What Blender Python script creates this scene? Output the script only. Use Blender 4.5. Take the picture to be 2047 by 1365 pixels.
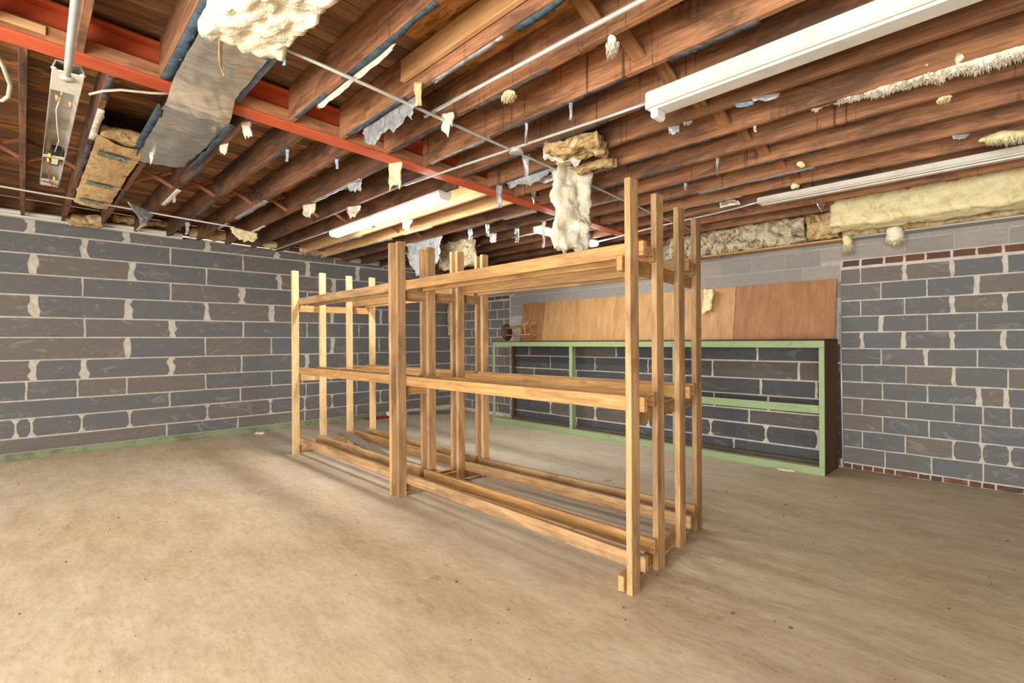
import bpy, bmesh, math, random
from mathutils import Vector, Matrix, noise

for o in list(bpy.data.objects):
    bpy.data.objects.remove(o)
SC = bpy.context.scene
COL = SC.collection
R_ = random.Random(7)

# ------------------------------------------------------------------ camera
CAM_H = 1.49
cam_data = bpy.data.cameras.new('camera')
cam = bpy.data.objects.new('camera', cam_data)
COL.objects.link(cam)
cam_data.sensor_width = 36.0
cam_data.lens = 1021.573 / 2047.0 * 36.0
cam_data.clip_start = 0.05
right, down, fwd = Vector((.6918, .7221, -.0062)), Vector((-.0043, -.0045, -1.0)), Vector((-.7221, .6918, -.0010))
fwd.normalize(); right = (right - right.dot(fwd) * fwd).normalized(); up = right.cross(fwd)
m = Matrix.Identity(4)
m.col[0][:3] = right; m.col[1][:3] = up; m.col[2][:3] = -fwd; m.col[3][:3] = (0, 0, CAM_H)
cam.matrix_world = m
SC.camera = cam

# ------------------------------------------------------------------ world, exposure
world = bpy.data.worlds.new('world'); SC.world = world
world.use_nodes = True
bg = world.node_tree.nodes['Background']
bg.inputs['Color'].default_value = (1.0, 0.95, 0.88, 1)
bg.inputs['Strength'].default_value = 1.7
SC.view_settings.view_transform = 'Standard'
SC.view_settings.look = 'None'
SC.view_settings.exposure = 0.46
SC.view_settings.gamma = 1.0
SC.view_settings.use_curve_mapping = False
LAMP_EMIT = 48.0
# added area light behind the camera, a soft fill for joists and posts
ld = bpy.data.lights.new('fill_light', 'AREA'); ld.shape = 'RECTANGLE'; ld.size = 4.2; ld.size_y = 2.2; ld.energy = 600; ld.color = (1.0, .96, .90)
lo = bpy.data.objects.new('fill_light', ld); COL.objects.link(lo)
lo.location = (.2, -3.85, 1.25)
lo.rotation_euler = (math.radians(97), 0, math.radians(8))

# ------------------------------------------------------------------ helpers
WM = {}

def put(o, M, parent=None):
    """link o at world matrix M under parent (whose world matrix is known)"""
    COL.objects.link(o)
    WM[o.name] = M.copy()
    if parent is not None:
        o.parent = parent
        o.matrix_parent_inverse = WM[parent.name].inverted()
    o.matrix_basis = M
    return o

def tag(o, label=None, cat=None, group=None, kind=None):
    if label: o['label'] = label
    if cat: o['category'] = cat
    if group: o['group'] = group
    if kind: o['kind'] = kind
    return o

def thing(name, loc, label, cat, group=None):
    e = bpy.data.objects.new(name, None)
    e.empty_display_size = .05
    put(e, Matrix.Translation(Vector(loc)))
    return tag(e, label, cat, group)

def mesh_obj(name, me, mat, M=None, parent=None, smooth=False):
    if mat is not None and len(me.materials) == 0:
        me.materials.append(mat)
    if smooth:
        for p in me.polygons: p.use_smooth = True
    o = bpy.data.objects.new(name, me)
    return put(o, M if M is not None else Matrix.Identity(4), parent)

def pydata(name, v, f):
    me = bpy.data.meshes.new(name)
    me.from_pydata([tuple(x) for x in v], [], f)
    me.update()
    return me

_box_cache = {}
def box_mesh(lx, ly, lz, c=.004):
    """chamfered box centred on the origin"""
    key = (round(lx, 4), round(ly, 4), round(lz, 4), round(c, 4))
    if key in _box_cache: return _box_cache[key]
    bm = bmesh.new()
    bmesh.ops.create_cube(bm, size=1)
    for v in bm.verts:
        v.co = (v.co.x * lx, v.co.y * ly, v.co.z * lz)
    c = min(c, lx * .3, ly * .3, lz * .3)
    if c > 0:
        bmesh.ops.bevel(bm, geom=list(bm.edges), offset=c, segments=1, affect='EDGES')
    me = bpy.data.meshes.new('box')
    bm.to_mesh(me); bm.free()
    _box_cache[key] = me
    return me

def box(name, x0, x1, y0, y1, z0, z1, mat, parent=None, c=.004, axis=None):
    """axis aligned box; local X follows the longest side (grain)"""
    d = [x1 - x0, y1 - y0, z1 - z0]
    cen = Vector(((x0 + x1) / 2, (y0 + y1) / 2, (z0 + z1) / 2))
    k = axis if axis is not None else d.index(max(d))
    if k == 0:
        me = box_mesh(d[0], d[1], d[2], c); Rm = Matrix.Identity(4)
    elif k == 1:
        me = box_mesh(d[1], d[0], d[2], c); Rm = Matrix.Rotation(math.pi / 2, 4, 'Z')
    else:
        me = box_mesh(d[2], d[1], d[0], c); Rm = Matrix.Rotation(-math.pi / 2, 4, 'Y')
    me = me.copy() if (len(me.materials) and me.materials[0] != mat) else me
    if len(me.materials) and me.materials[0] != mat: me.materials.clear()
    return mesh_obj(name, me, mat, Matrix.Translation(cen) @ Rm, parent)

def bar(name, p0, p1, w, d, mat, parent=None, c=.004, upv=(0, 0, 1)):
    """board from p0 to p1: width w sideways, depth d along upv"""
    p0, p1 = Vector(p0), Vector(p1)
    ax = (p1 - p0); L = ax.length; ax.normalize()
    u = Vector(upv); s = u.cross(ax).normalized(); u = ax.cross(s).normalized()
    M = Matrix.Identity(4)
    M.col[0][:3] = ax; M.col[1][:3] = s; M.col[2][:3] = u; M.col[3][:3] = (p0 + p1) / 2
    me = box_mesh(L, w, d, c)
    if len(me.materials) and me.materials[0] != mat:
        me = me.copy(); me.materials.clear()
    return mesh_obj(name, me, mat, M, parent)

def tube(name, pts, r, mat, parent=None, seg=8, closed=False):
    pts = [Vector(p) for p in pts]
    vs, fs = [], []
    n = len(pts)
    for i, p in enumerate(pts):
        t = (pts[min(i + 1, n - 1)] - pts[max(i - 1, 0)]).normalized()
        a = t.cross(Vector((0, 0, 1)))
        if a.length < .05: a = t.cross(Vector((1, 0, 0)))
        a.normalize(); b = t.cross(a)
        for k in range(seg):
            th = 2 * math.pi * k / seg
            vs.append(p + r * (math.cos(th) * a + math.sin(th) * b))
    for i in range(n - 1):
        for k in range(seg):
            fs.append((i * seg + k, i * seg + (k + 1) % seg, (i + 1) * seg + (k + 1) % seg, (i + 1) * seg + k))
    fs.append(tuple(range(seg))[::-1]); fs.append(tuple((n - 1) * seg + k for k in range(seg)))
    cen = sum(pts, Vector()) / n
    me = pydata(name, [v - cen for v in vs], fs)
    bm = bmesh.new(); bm.from_mesh(me); bmesh.ops.recalc_face_normals(bm, faces=bm.faces); bm.to_mesh(me); bm.free()
    return mesh_obj(name, me, mat, Matrix.Translation(cen), parent, smooth=True)

def extrude_profile(name, prof, L, mat, M, parent=None):
    """closed profile [(y,z)..] extruded along local x from 0 to L"""
    n = len(prof)
    vs = [(0, y, z) for y, z in prof] + [(L, y, z) for y, z in prof]
    fs = [(k, (k + 1) % n, n + (k + 1) % n, n + k) for k in range(n)]
    fs += [tuple(range(n))[::-1], tuple(range(n, 2 * n))]
    me = pydata(name, vs, fs)
    bm = bmesh.new(); bm.from_mesh(me); bmesh.ops.recalc_face_normals(bm, faces=bm.faces); bm.to_mesh(me); bm.free()
    return mesh_obj(name, me, mat, M, parent)

def lathe(name, prof, mat, M, parent=None, seg=24):
    """profile [(r,z)..] spun about local z"""
    vs, fs = [], []
    for r, z in prof:
        for k in range(seg):
            a = 2 * math.pi * k / seg
            vs.append((r * math.cos(a), r * math.sin(a), z))
    for i in range(len(prof) - 1):
        for k in range(seg):
            fs.append((i * seg + k, i * seg + (k + 1) % seg, (i + 1) * seg + (k + 1) % seg, (i + 1) * seg + k))
    fs.append(tuple(range(seg))[::-1]); fs.append(tuple((len(prof) - 1) * seg + k for k in range(seg)))
    me = pydata(name, vs, fs)
    bm = bmesh.new(); bm.from_mesh(me); bmesh.ops.recalc_face_normals(bm, faces=bm.faces); bm.to_mesh(me); bm.free()
    return mesh_obj(name, me, mat, M, parent, smooth=True)

# ------------------------------------------------------------------ materials
def srgb(r, g, b):
    f = lambda c: (c / 255 / 12.92) if c / 255 <= .04045 else ((c / 255 + .055) / 1.055) ** 2.4
    return (f(r), f(g), f(b), 1)

class NT:
    def __init__(self, name):
        self.m = bpy.data.materials.new(name); self.m.use_nodes = True
        self.t = self.m.node_tree; self.n = self.t.nodes; self.l = self.t.links
        self.b = self.n['Principled BSDF']
        self.b.inputs['Specular IOR Level'].default_value = .3
    def node(self, typ, **kw):
        x = self.n.new(typ)
        for k, v in kw.items(): setattr(x, k, v)
        return x
    def link(self, a, b): self.l.new(a, b)
    def coord(self, scale=(1, 1, 1), rnd=True, space='Object', rot=(0, 0, 0)):
        tc = self.node('ShaderNodeTexCoord')
        mp = self.node('ShaderNodeMapping')
        mp.inputs['Scale'].default_value = scale
        mp.inputs['Rotation'].default_value = rot
        src = tc.outputs[space]
        if rnd:
            oi = self.node('ShaderNodeObjectInfo')
            mu = self.node('ShaderNodeMath', operation='MULTIPLY'); mu.inputs[1].default_value = 37.0
            self.link(oi.outputs['Random'], mu.inputs[0])
            ad = self.node('ShaderNodeVectorMath', operation='ADD')
            self.link(src, ad.inputs[0]); self.link(mu.outputs[0], ad.inputs[1])
            src = ad.outputs[0]
        self.link(src, mp.inputs['Vector'])
        return mp.outputs[0]
    def noise(self, vec, scale, detail=4, rough=.6, dist=0):
        x = self.node('ShaderNodeTexNoise')
        x.inputs['Scale'].default_value = scale; x.inputs['Detail'].default_value = detail
        x.inputs['Roughness'].default_value = rough; x.inputs['Distortion'].default_value = dist
        self.link(vec, x.inputs['Vector'])
        return x.outputs['Fac']
    def ramp(self, fac, stops, interp='LINEAR'):
        x = self.node('ShaderNodeValToRGB'); cr = x.color_ramp; cr.interpolation = interp
        while len(cr.elements) < len(stops): cr.elements.new(.5)
        for e, (p, c) in zip(cr.elements, stops):
            e.position = p; e.color = c if len(c) == 4 else (*c, 1)
        self.link(fac, x.inputs['Fac'])
        return x.outputs['Color']
    def mix(self, fac, a, b, mode='MIX'):
        x = self.node('ShaderNodeMix', data_type='RGBA', blend_type=mode)
        for s, v in ((0, fac), (6, a), (7, b)):
            if hasattr(v, 'links') or hasattr(v, 'is_linked'): self.link(v, x.inputs[s])
            else: x.inputs[s].default_value = v
        return x.outputs[2]
    def rnd(self):
        return self.node('ShaderNodeObjectInfo').outputs['Random']
    def bump(self, h, strength=.3, dist=.01):
        x = self.node('ShaderNodeBump'); x.inputs['Strength'].default_value = strength
        x.inputs['Distance'].default_value = dist
        self.link(h, x.inputs['Height']); self.link(x.outputs[0], self.b.inputs['Normal'])
    def fin(self, col, rough=.6, metal=0.0):
        if hasattr(col, 'is_linked'): self.link(col, self.b.inputs['Base Color'])
        else: self.b.inputs['Base Color'].default_value = col
        if hasattr(rough, 'is_linked'): self.link(rough, self.b.inputs['Roughness'])
        else: self.b.inputs['Roughness'].default_value = rough
        self.b.inputs['Metallic'].default_value = metal
        return self.m

G = lambda v: (v, v, v, 1)

def wood(name, dark, mid, light, stain=None, stain_amt=.6, knots=True, grain=1.0, rough=.65, var=.35, drips=0):
    t = NT(name)
    v = t.coord((.9, 14 * grain, 14 * grain))
    g1 = t.noise(v, 3.0, 5, .65, .8)
    fine = t.noise(t.coord((3, 120, 120)), 1.5, 3, .6)
    col = t.ramp(g1, [(.25, dark), (.5, mid), (.75, light)])
    col = t.mix(t.ramp(fine, [(.35, G(.55)), (.6, G(0))]), col, t.mix(.5, col, dark))
    # per-board tone
    rr = t.ramp(t.rnd(), [(0, G(1 - var)), (1, G(1 + var * .35))])
    col = t.mix(1.0, col, rr, 'MULTIPLY')
    if knots:
        vo = t.node('ShaderNodeTexVoronoi'); vo.inputs['Scale'].default_value = 1.0
        t.link(t.coord((2.6, 7, 7)), vo.inputs['Vector'])
        k = t.ramp(vo.outputs['Distance'], [(.0, G(1)), (.09, G(.9)), (.16, G(0))])
        col = t.mix(k, col, t.mix(.35, dark, col))
    if stain is not None:
        s = t.noise(t.coord((.8, 3, 3)), 1.6, 6, .7, .5)
        s = t.ramp(s, [(.46, G(0)), (.62, G(stain_amt))])
        col = t.mix(s, col, stain)
        if drips:
            d = t.noise(t.coord((26, 1.2, 1.2)), 1.2, 3, .6)
            d2 = t.noise(t.coord((1.3, .8, .8)), 1.5, 2, .5)
            d = t.mix(1.0, t.ramp(d, [(.57, G(0)), (.64, G(1))]), t.ramp(d2, [(.5, G(0)), (.6, G(drips))]), 'MULTIPLY')
            col = t.mix(d, col, tuple(c * .35 for c in dark[:3]) + (1,))
    t.bump(fine, .25, .004)
    return t.fin(col, rough)

M = {}
M['joist'] = wood('joist_wood', srgb(112, 74, 50), srgb(158, 110, 76), srgb(190, 142, 104), srgb(78, 58, 46), .8, drips=.8, var=.3)
M['joist_old'] = wood('joist_old_wood', srgb(84, 58, 42), srgb(122, 84, 60), srgb(146, 104, 76), srgb(50, 40, 34), .9, drips=.4, var=.3)
M['joist_pale'] = wood('joist_pale_wood', srgb(160, 118, 76), srgb(196, 156, 108), srgb(214, 178, 132), None, var=.1)
M['sister'] = wood('sister_wood', srgb(162, 118, 72), srgb(190, 148, 100), srgb(206, 168, 122), None, var=.05)
M['ledger'] = wood('ledger_wood', srgb(120, 72, 46), srgb(176, 122, 84), srgb(198, 150, 110), srgb(86, 62, 52), .6)
M['plank'] = wood('subfloor_wood', srgb(104, 72, 50), srgb(156, 114, 82), srgb(186, 146, 110), srgb(84, 64, 50), .6, var=.4)
M['rack'] = wood('rack_wood', srgb(148, 109, 70), srgb(188, 151, 105), srgb(206, 175, 131), srgb(108, 82, 58), .65, var=.24)
M['rack_pale_lit'] = wood('rack_pale_lit_wood', srgb(186, 148, 96), srgb(222, 190, 138), srgb(234, 208, 162), srgb(140, 98, 58), .4, var=.12)  # pale loose board, and far posts with lamp light put in the colour
M['rail'] = wood('rail_wood', srgb(140, 98, 56), srgb(184, 142, 88), srgb(204, 166, 112), srgb(112, 80, 52), .45, var=.24)
M['bridge'] = wood('bridging_wood', srgb(126, 80, 48), srgb(168, 118, 76), srgb(184, 138, 94), srgb(80, 56, 40), .5)
M['bridge_red'] = wood('bridging_red_wood', srgb(130, 78, 52), srgb(164, 106, 76), srgb(184, 126, 94), None)
M['ply'] = wood('plywood', srgb(142, 98, 64), srgb(164, 118, 80), srgb(178, 134, 96), srgb(120, 80, 54), .35, knots=True, grain=.35, var=.12, rough=.55)
M['ply_light'] = wood('light_plywood', srgb(162, 120, 74), srgb(186, 146, 98), srgb(200, 162, 116), srgb(150, 108, 70), .3, grain=.35, var=.05, rough=.55)
M['cab_side'] = wood('cabinet_side_wood', srgb(72, 48, 32), srgb(104, 72, 50), srgb(124, 90, 66), srgb(60, 42, 30), .6)
M['stool'] = wood('stool_wood', srgb(150, 104, 60), srgb(190, 146, 96), srgb(206, 166, 116), None)
M['dark_board'] = wood('weathered_board', srgb(70, 62, 54), srgb(108, 98, 86), srgb(128, 116, 100), None)

def simple(name, col, rough=.5, metal=0.0, nscale=6, amt=.25, dirt=None, bump=0.0, space='Object'):
    t = NT(name)
    n = t.noise(t.coord(rnd=True, space=space), nscale, 5, .65)
    d = dirt if dirt is not None else tuple(c * .55 for c in col[:3]) + (1,)
    c = t.mix(t.ramp(n, [(.45, G(0)), (.75, G(amt))]), col, d)
    if bump: t.bump(n, bump, .01)
    return t.fin(c, rough, metal)

M['orange'] = simple('orange_red_primer', srgb(196, 92, 56), .5, 0, 3, .6, srgb(150, 58, 36))
M['white_metal'] = simple('white_enamel', srgb(206, 202, 192), .35, 0, 8, .5, srgb(170, 158, 138))
M['white_dirty'] = simple('dirty_white_enamel', srgb(208, 200, 186), .4, 0, 5, .8, srgb(130, 98, 66))
M['pan_metal'] = simple('rusty_fixture_pan', srgb(196, 194, 186), .3, .35, 3, .9, srgb(122, 88, 52))
M['conduit'] = simple('galvanized_conduit', srgb(196, 196, 190), .35, .4, 5, .4, srgb(140, 138, 130))
M['conduit_paint'] = simple('painted_conduit', srgb(168, 170, 164), .45, .1, 5, .4, srgb(120, 120, 114))
M['cable'] = simple('grey_cable', srgb(190, 180, 165), .5)
M['black'] = simple('black_plastic', srgb(28, 26, 26), .5)
M['red'] = simple('red_cord', srgb(190, 70, 60), .6)
M['yellow_plastic'] = simple('yellow_plastic', srgb(226, 206, 60), .5)
M['orange_plastic'] = simple('orange_plastic', srgb(222, 150, 110), .5)
M['white_plastic'] = simple('white_plastic', srgb(224, 222, 214), .5)
M['leaf'] = simple('dry_leaf', srgb(196, 178, 106), .7, 0, 20, .5)
M['litter'] = simple('dark_litter', srgb(76, 60, 44), .8)
M['bark'] = simple('stool_seat_bark', srgb(92, 74, 60), .75, 0, 9, .9, srgb(48, 38, 32), .5)
M['teal'] = simple('teal_print', srgb(76, 112, 112), .7)
M['green'] = None
t = NT('green_paint')
n = t.noise(t.coord((1, 1, 1)), 9, 6, .7)
c = t.mix(t.ramp(n, [(.55, G(0)), (.72, G(.55))]), srgb(142, 162, 118), srgb(104, 116, 82))
n2 = t.noise(t.coord((1, 1, 1)), 60, 3, .6)
c = t.mix(t.ramp(n2, [(.66, G(0)), (.72, G(.7))]), c, srgb(70, 74, 52))
M['green'] = t.fin(c, .5)
t = NT('green_baseboard_paint')
n = t.noise(t.coord((1, 1, 1)), 5, 6, .7)
M['green_base'] = t.fin(t.mix(t.ramp(n, [(.45, G(0)), (.65, G(.8))]), srgb(132, 144, 112), srgb(96, 98, 78)), .6)

def block_mat(name, cool, warm, spots, warm_share=.75, rough=.85):
    t = NT(name)
    r = t.rnd()
    base = t.ramp(r, [(0, cool), (warm_share - .12, cool), (warm_share, warm), (1, warm)])
    v = t.coord((1, 1, 1))
    n = t.noise(v, 5, 6, .7, .6)
    base = t.mix(t.ramp(n, [(.4, G(0)), (.75, G(.55))]), base, t.mix(.5, base, warm))
    f = t.noise(v, 90, 3, .7)
    base = t.mix(t.ramp(f, [(.3, G(.5)), (.5, G(0))]), base, tuple(c * .55 for c in cool[:3]) + (1,))
    s = t.noise(t.coord((1, 1, 1.8)), 3.2, 5, .75, 1.5)
    base = t.mix(t.ramp(s, [(.56, G(0)), (.74, G(.6))]), base, spots)
    s2 = t.noise(t.coord((.5, .5, 2.2)), 7, 6, .8, .4)
    base = t.mix(t.ramp(s2, [(.5, G(0)), (.72, G(.35))]), base, tuple(c * .6 for c in cool[:3]) + (1,))
    t.bump(f, .35, .004)
    return t.fin(base, rough)
M['block'] = block_mat('dark_block', srgb(102, 103, 105), srgb(113, 106, 100), srgb(168, 162, 152))
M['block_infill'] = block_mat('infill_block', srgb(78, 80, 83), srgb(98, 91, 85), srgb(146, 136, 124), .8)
M['block_light'] = block_mat('light_block', srgb(142, 138, 133), srgb(156, 148, 140), srgb(176, 172, 166), .5)
M['brick'] = block_mat('red_brick', srgb(106, 70, 57), srgb(82, 64, 58), srgb(160, 148, 138), .5)
t = NT('mortar')
n = t.noise(t.coord((1, 1, 1), rnd=False), 14, 6, .7)
M['mortar'] = t.fin(t.ramp(n, [(.3, srgb(170, 163, 150)), (.7, srgb(206, 200, 188))]), .9)
t.bump(n, .6, .01)
t = NT('grey_mortar')
n = t.noise(t.coord((1, 1, 1), rnd=False), 14, 6, .7)
M['mortar_grey'] = t.fin(t.ramp(n, [(.3, srgb(150, 146, 140)), (.7, srgb(184, 180, 174))]), .9)

# concrete floor
t = NT('concrete_floor')
v = t.coord((1, 1, 1), rnd=False)
vr = t.coord((.75, 2.0, 1), rnd=False, rot=(0, 0, math.radians(12)))
n1 = t.noise(v, .45, 4, .6, .2)
n2 = t.noise(vr, 2.6, 9, .75, .25)
n3 = t.noise(vr, 16, 6, .75)
col = t.ramp(n1, [(.3, srgb(194, 181, 162)), (.5, srgb(204, 187, 158)), (.7, srgb(200, 177, 142))])
col = t.mix(t.ramp(n2, [(.45, G(0)), (.68, G(.6))]), col, srgb(166, 140, 108))
col = t.mix(t.ramp(n2, [(.30, G(.5)), (.46, G(0))]), col, srgb(222, 208, 184))
col = t.mix(t.ramp(n3, [(.50, G(0)), (.72, G(.5))]), col, srgb(150, 124, 94))
col = t.mix(t.ramp(n3, [(.30, G(.4)), (.46, G(0))]), col, srgb(226, 212, 190))
n3b = t.noise(vr, 60, 4, .8)
col = t.mix(t.ramp(n3b, [(.54, G(0)), (.68, G(.28))]), col, srgb(140, 116, 88))
col = t.mix(t.ramp(n3b, [(.32, G(.25)), (.44, G(0))]), col, srgb(232, 220, 200))
n4 = t.noise(v, 34, 2, .5)
col = t.mix(t.ramp(n4, [(.735, G(0)), (.76, G(.8))]), col, srgb(70, 56, 42))
n5 = t.noise(t.coord((1, 1, 1), rnd=False), 5.5, 9, .8, 1.0)
n6 = t.noise(v, .9, 2, .5)
sc = t.mix(1.0, t.ramp(n5, [(.56, G(0)), (.60, G(1))]), t.ramp(n6, [(.52, G(0)), (.62, G(.5))]), 'MULTIPLY')
col = t.mix(sc, col, srgb(150, 134, 112))
# cleaner grey slab where the racks stand
geo = t.node('ShaderNodeTexCoord')
sep = t.node('ShaderNodeSeparateXYZ'); t.link(geo.outputs['Object'], sep.inputs[0])
def band(sock, a, b, soft):
    x = t.node('ShaderNodeMapRange', interpolation_type='SMOOTHSTEP'); x.inputs[1].default_value = a - soft; x.inputs[2].default_value = a + soft
    t.link(sock, x.inputs[0])
    y = t.node('ShaderNodeMapRange', interpolation_type='SMOOTHSTEP'); y.inputs[1].default_value = b - soft; y.inputs[2].default_value = b + soft
    y.inputs[3].default_value = 1; y.inputs[4].default_value = 0
    t.link(sock, y.inputs[0])
    z = t.node('ShaderNodeMath', operation='MULTIPLY'); t.link(x.outputs[0], z.inputs[0]); t.link(y.outputs[0], z.inputs[1])
    return z.outputs[0]
mm = t.node('ShaderNodeMath', operation='MULTIPLY')
t.link(band(sep.outputs[0], -8.9, -2.2, .35), mm.inputs[0]); t.link(band(sep.outputs[1], 2.3, 6.6, .3), mm.inputs[1])
mm2 = t.node('ShaderNodeMath', operation='MULTIPLY'); t.link(mm.outputs[0], mm2.inputs[0]); mm2.inputs[1].default_value = .6
col = t.mix(mm2.outputs[0], col, t.ramp(n2, [(.3, srgb(206, 198, 184)), (.7, srgb(178, 164, 142))]))
t.bump(n3, .15, .004)
M['floor'] = t.fin(col, .62)

# OSB
t = NT('osb')
cols = []
acc = None
for i, ang in enumerate((0, 1.1, 2.2)):
    vo = t.node('ShaderNodeTexVoronoi'); vo.inputs['Scale'].default_value = 1.0
    t.link(t.coord((9, 30, 9), rnd=True, rot=(0, 0, ang)), vo.inputs['Vector'])
    cc = t.node('ShaderNodeSeparateColor'); t.link(vo.outputs['Color'], cc.inputs[0])
    acc = cc.outputs[0] if acc is None else t.mix(.5, acc, cc.outputs[0], 'MIX')
M['osb'] = t.fin(t.ramp(acc, [(.2, srgb(134, 86, 42)), (.5, srgb(178, 122, 64)), (.8, srgb(204, 152, 92))]), .6)
t = NT('osb_dark')
acc = None
for i, ang in enumerate((0, 1.1)):
    vo = t.node('ShaderNodeTexVoronoi'); t.link(t.coord((9, 30, 9), rot=(0, 0, ang)), vo.inputs['Vector']); vo.inputs['Scale'].default_value = 1
    cc = t.node('ShaderNodeSeparateColor'); t.link(vo.outputs['Color'], cc.inputs[0])
    acc = cc.outputs[0] if acc is None else t.mix(.5, acc, cc.outputs[0])
M['osb_dark'] = t.fin(t.ramp(acc, [(.2, srgb(124, 84, 48)), (.5, srgb(168, 118, 70)), (.8, srgb(190, 142, 92))]), .7)

def fiber_mat(name, c1, c2, c3):
    t = NT(name)
    v = t.coord((1, 1, 1))
    n = t.noise(v, 9, 7, .7, 1.2)
    n2 = t.noise(v, 60, 4, .7, .5)
    col = t.ramp(n, [(.36, c3), (.46, c2), (.6, c1)])
    col = t.mix(t.ramp(n2, [(.35, G(.4)), (.55, G(0))]), col, c2)
    t.bump(n2, .8, .012)
    t.b.inputs['Specular IOR Level'].default_value = .05
    return t.fin(col, 1.0)
M['fiber'] = fiber_mat('yellow_fiberglass', srgb(240, 232, 192), srgb(230, 216, 164), srgb(208, 188, 136))
M['fiber_white'] = fiber_mat('cream_fiberglass', srgb(240, 235, 218), srgb(228, 219, 192), srgb(212, 200, 168))
M['fiber_dirty'] = fiber_mat('sooty_fiberglass', srgb(222, 210, 178), srgb(166, 150, 122), srgb(58, 56, 58))
M['fiber_brown'] = fiber_mat('brown_fiberglass', srgb(216, 194, 150), srgb(180, 150, 104), srgb(116, 92, 64))

def sheet_mat(name, c1, c2, rough, metal, bump=.5, scale=14, stretch=(1, 1, 1)):
    t = NT(name)
    n = t.noise(t.coord(stretch), scale, 5, .6, 1.0)
    t.bump(n, bump, .02)
    return t.fin(t.ramp(n, [(.3, c2), (.65, c1)]), rough, metal)
M['foil'] = sheet_mat('crinkled_foil', srgb(240, 240, 236), srgb(200, 198, 192), .27, .9, .22, 6, (3.5, 1, 1))
M['foil_grey'] = sheet_mat('grey_foil_paper', srgb(176, 178, 180), srgb(120, 122, 124), .45, .3)
M['facing_blue'] = sheet_mat('blue_black_facing', srgb(74, 98, 112), srgb(44, 54, 62), .5, .1)
M['facing_dark'] = sheet_mat('dark_facing', srgb(86, 84, 82), srgb(48, 44, 42), .7, 0)
M['paper'] = sheet_mat('torn_pale_paper', srgb(222, 214, 196), srgb(176, 164, 142), .8, 0)
M['blue_paper'] = sheet_mat('pale_blue_paper', srgb(150, 178, 196), srgb(104, 128, 146), .7, 0)
M['kraft'] = sheet_mat('kraft_facing', srgb(212, 184, 138), srgb(178, 146, 100), .7, 0, .5, 7, (1, 4, 1))

def emit_mat(name, col, strength):
    mt = bpy.data.materials.new(name); mt.use_nodes = True
    b = mt.node_tree.nodes['Principled BSDF']
    b.inputs['Base Color'].default_value = (.9, .9, .9, 1)
    b.inputs['Emission Color'].default_value = col
    b.inputs['Emission Strength'].default_value = strength
    return mt
M['lens'] = emit_mat('lit_lens', (1, .97, .92, 1), LAMP_EMIT)

# ------------------------------------------------------------------ dimensions of the place
XL, YB = -9.15, 6.91
def cz(y): return 3.11 - .032 * y          # underside of the joists
JD = .26                                    # joist depth
def xbeam(y): return -3.68 - .035 * y      # near edge of the beam flange
X_END, Y_FRONT = 2.4, -1.9

# ------------------------------------------------------------------ floor
fl = mesh_obj('floor', pydata('floor', [(XL - .2, Y_FRONT - 2, 0), (X_END + 2, Y_FRONT - 2, 0), (X_END + 2, YB + .2, 0), (XL - .2, YB + .2, 0),
                                       (XL - .2, Y_FRONT - 2, -.1), (X_END + 2, Y_FRONT - 2, -.1), (X_END + 2, YB + .2, -.1), (XL - .2, YB + .2, -.1)],
                              [(0, 1, 2, 3), (7, 6, 5, 4), (0, 4, 5, 1), (1, 5, 6, 2), (2, 6, 7, 3), (3, 7, 4, 0)]), M['floor'])
tag(fl, kind='structure')

# ------------------------------------------------------------------ block walls
def rough_block(parent, axis, u0, u1, v0, v1, gl, gr, gv, proud, mat, rnd, face, name='block', round_=0.0):
    """block with ragged ends; axis 'x' : wall plane x=face, u=Y ; axis 'y': wall plane y=face, u=X"""
    a0, a1, b0, b1 = u0 + gl, u1 - gr, v0 + gv, v1 - gv
    if a1 - a0 < .03: return
    H = b1 - b0
    jit = lambda g: rnd.uniform(-.6, .55) * max(g - .004, .001)
    pts = []
    k = 3
    pts.append((a0 + jit(gl) + round_, b0 + rnd.uniform(0, .003)))
    pts.append(((a0 + a1) / 2, b0 + rnd.uniform(-.002, .004)))
    pts.append((a1 - jit(gr) - round_, b0 + rnd.uniform(0, .003)))
    for i in range(1, k + 1):
        pts.append((a1 - jit(gr), b0 + H * i / (k + 1)))
    pts.append((a1 - jit(gr) - round_, b1 - rnd.uniform(0, .003)))
    pts.append(((a0 + a1) / 2, b1 - rnd.uniform(-.002, .004)))
    pts.append((a0 + jit(gl) + round_, b1 - rnd.uniform(0, .003)))
    for i in range(k, 0, -1):
        pts.append((a0 + jit(gl), b0 + H * i / (k + 1)))
    cu, cv = (a0 + a1) / 2, (b0 + b1) / 2
    n = len(pts)
    if axis == 'x':
        P = lambda u, v, d: (d, u - cu, v - cv); cen = Vector((face, cu, cv)); s = 1
    else:
        P = lambda u, v, d: (u - cu, -d, v - cv); cen = Vector((cu, face, cv)); s = 1
    vs = [P(u, v, proud) for u, v in pts] + [P(u, v, -.02) for u, v in pts]
    fs = [tuple(range(n))] + [(i, n + i, n + (i + 1) % n, (i + 1) % n) for i in range(n)]
    me = pydata(name, vs, fs)
    return mesh_obj(name, me, mat, Matrix.Translation(cen), parent)

def wall_slab(name, v, f, mat):
    o = mesh_obj(name, pydata(name, v, f), mat)
    return tag(o, kind='structure')

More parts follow.
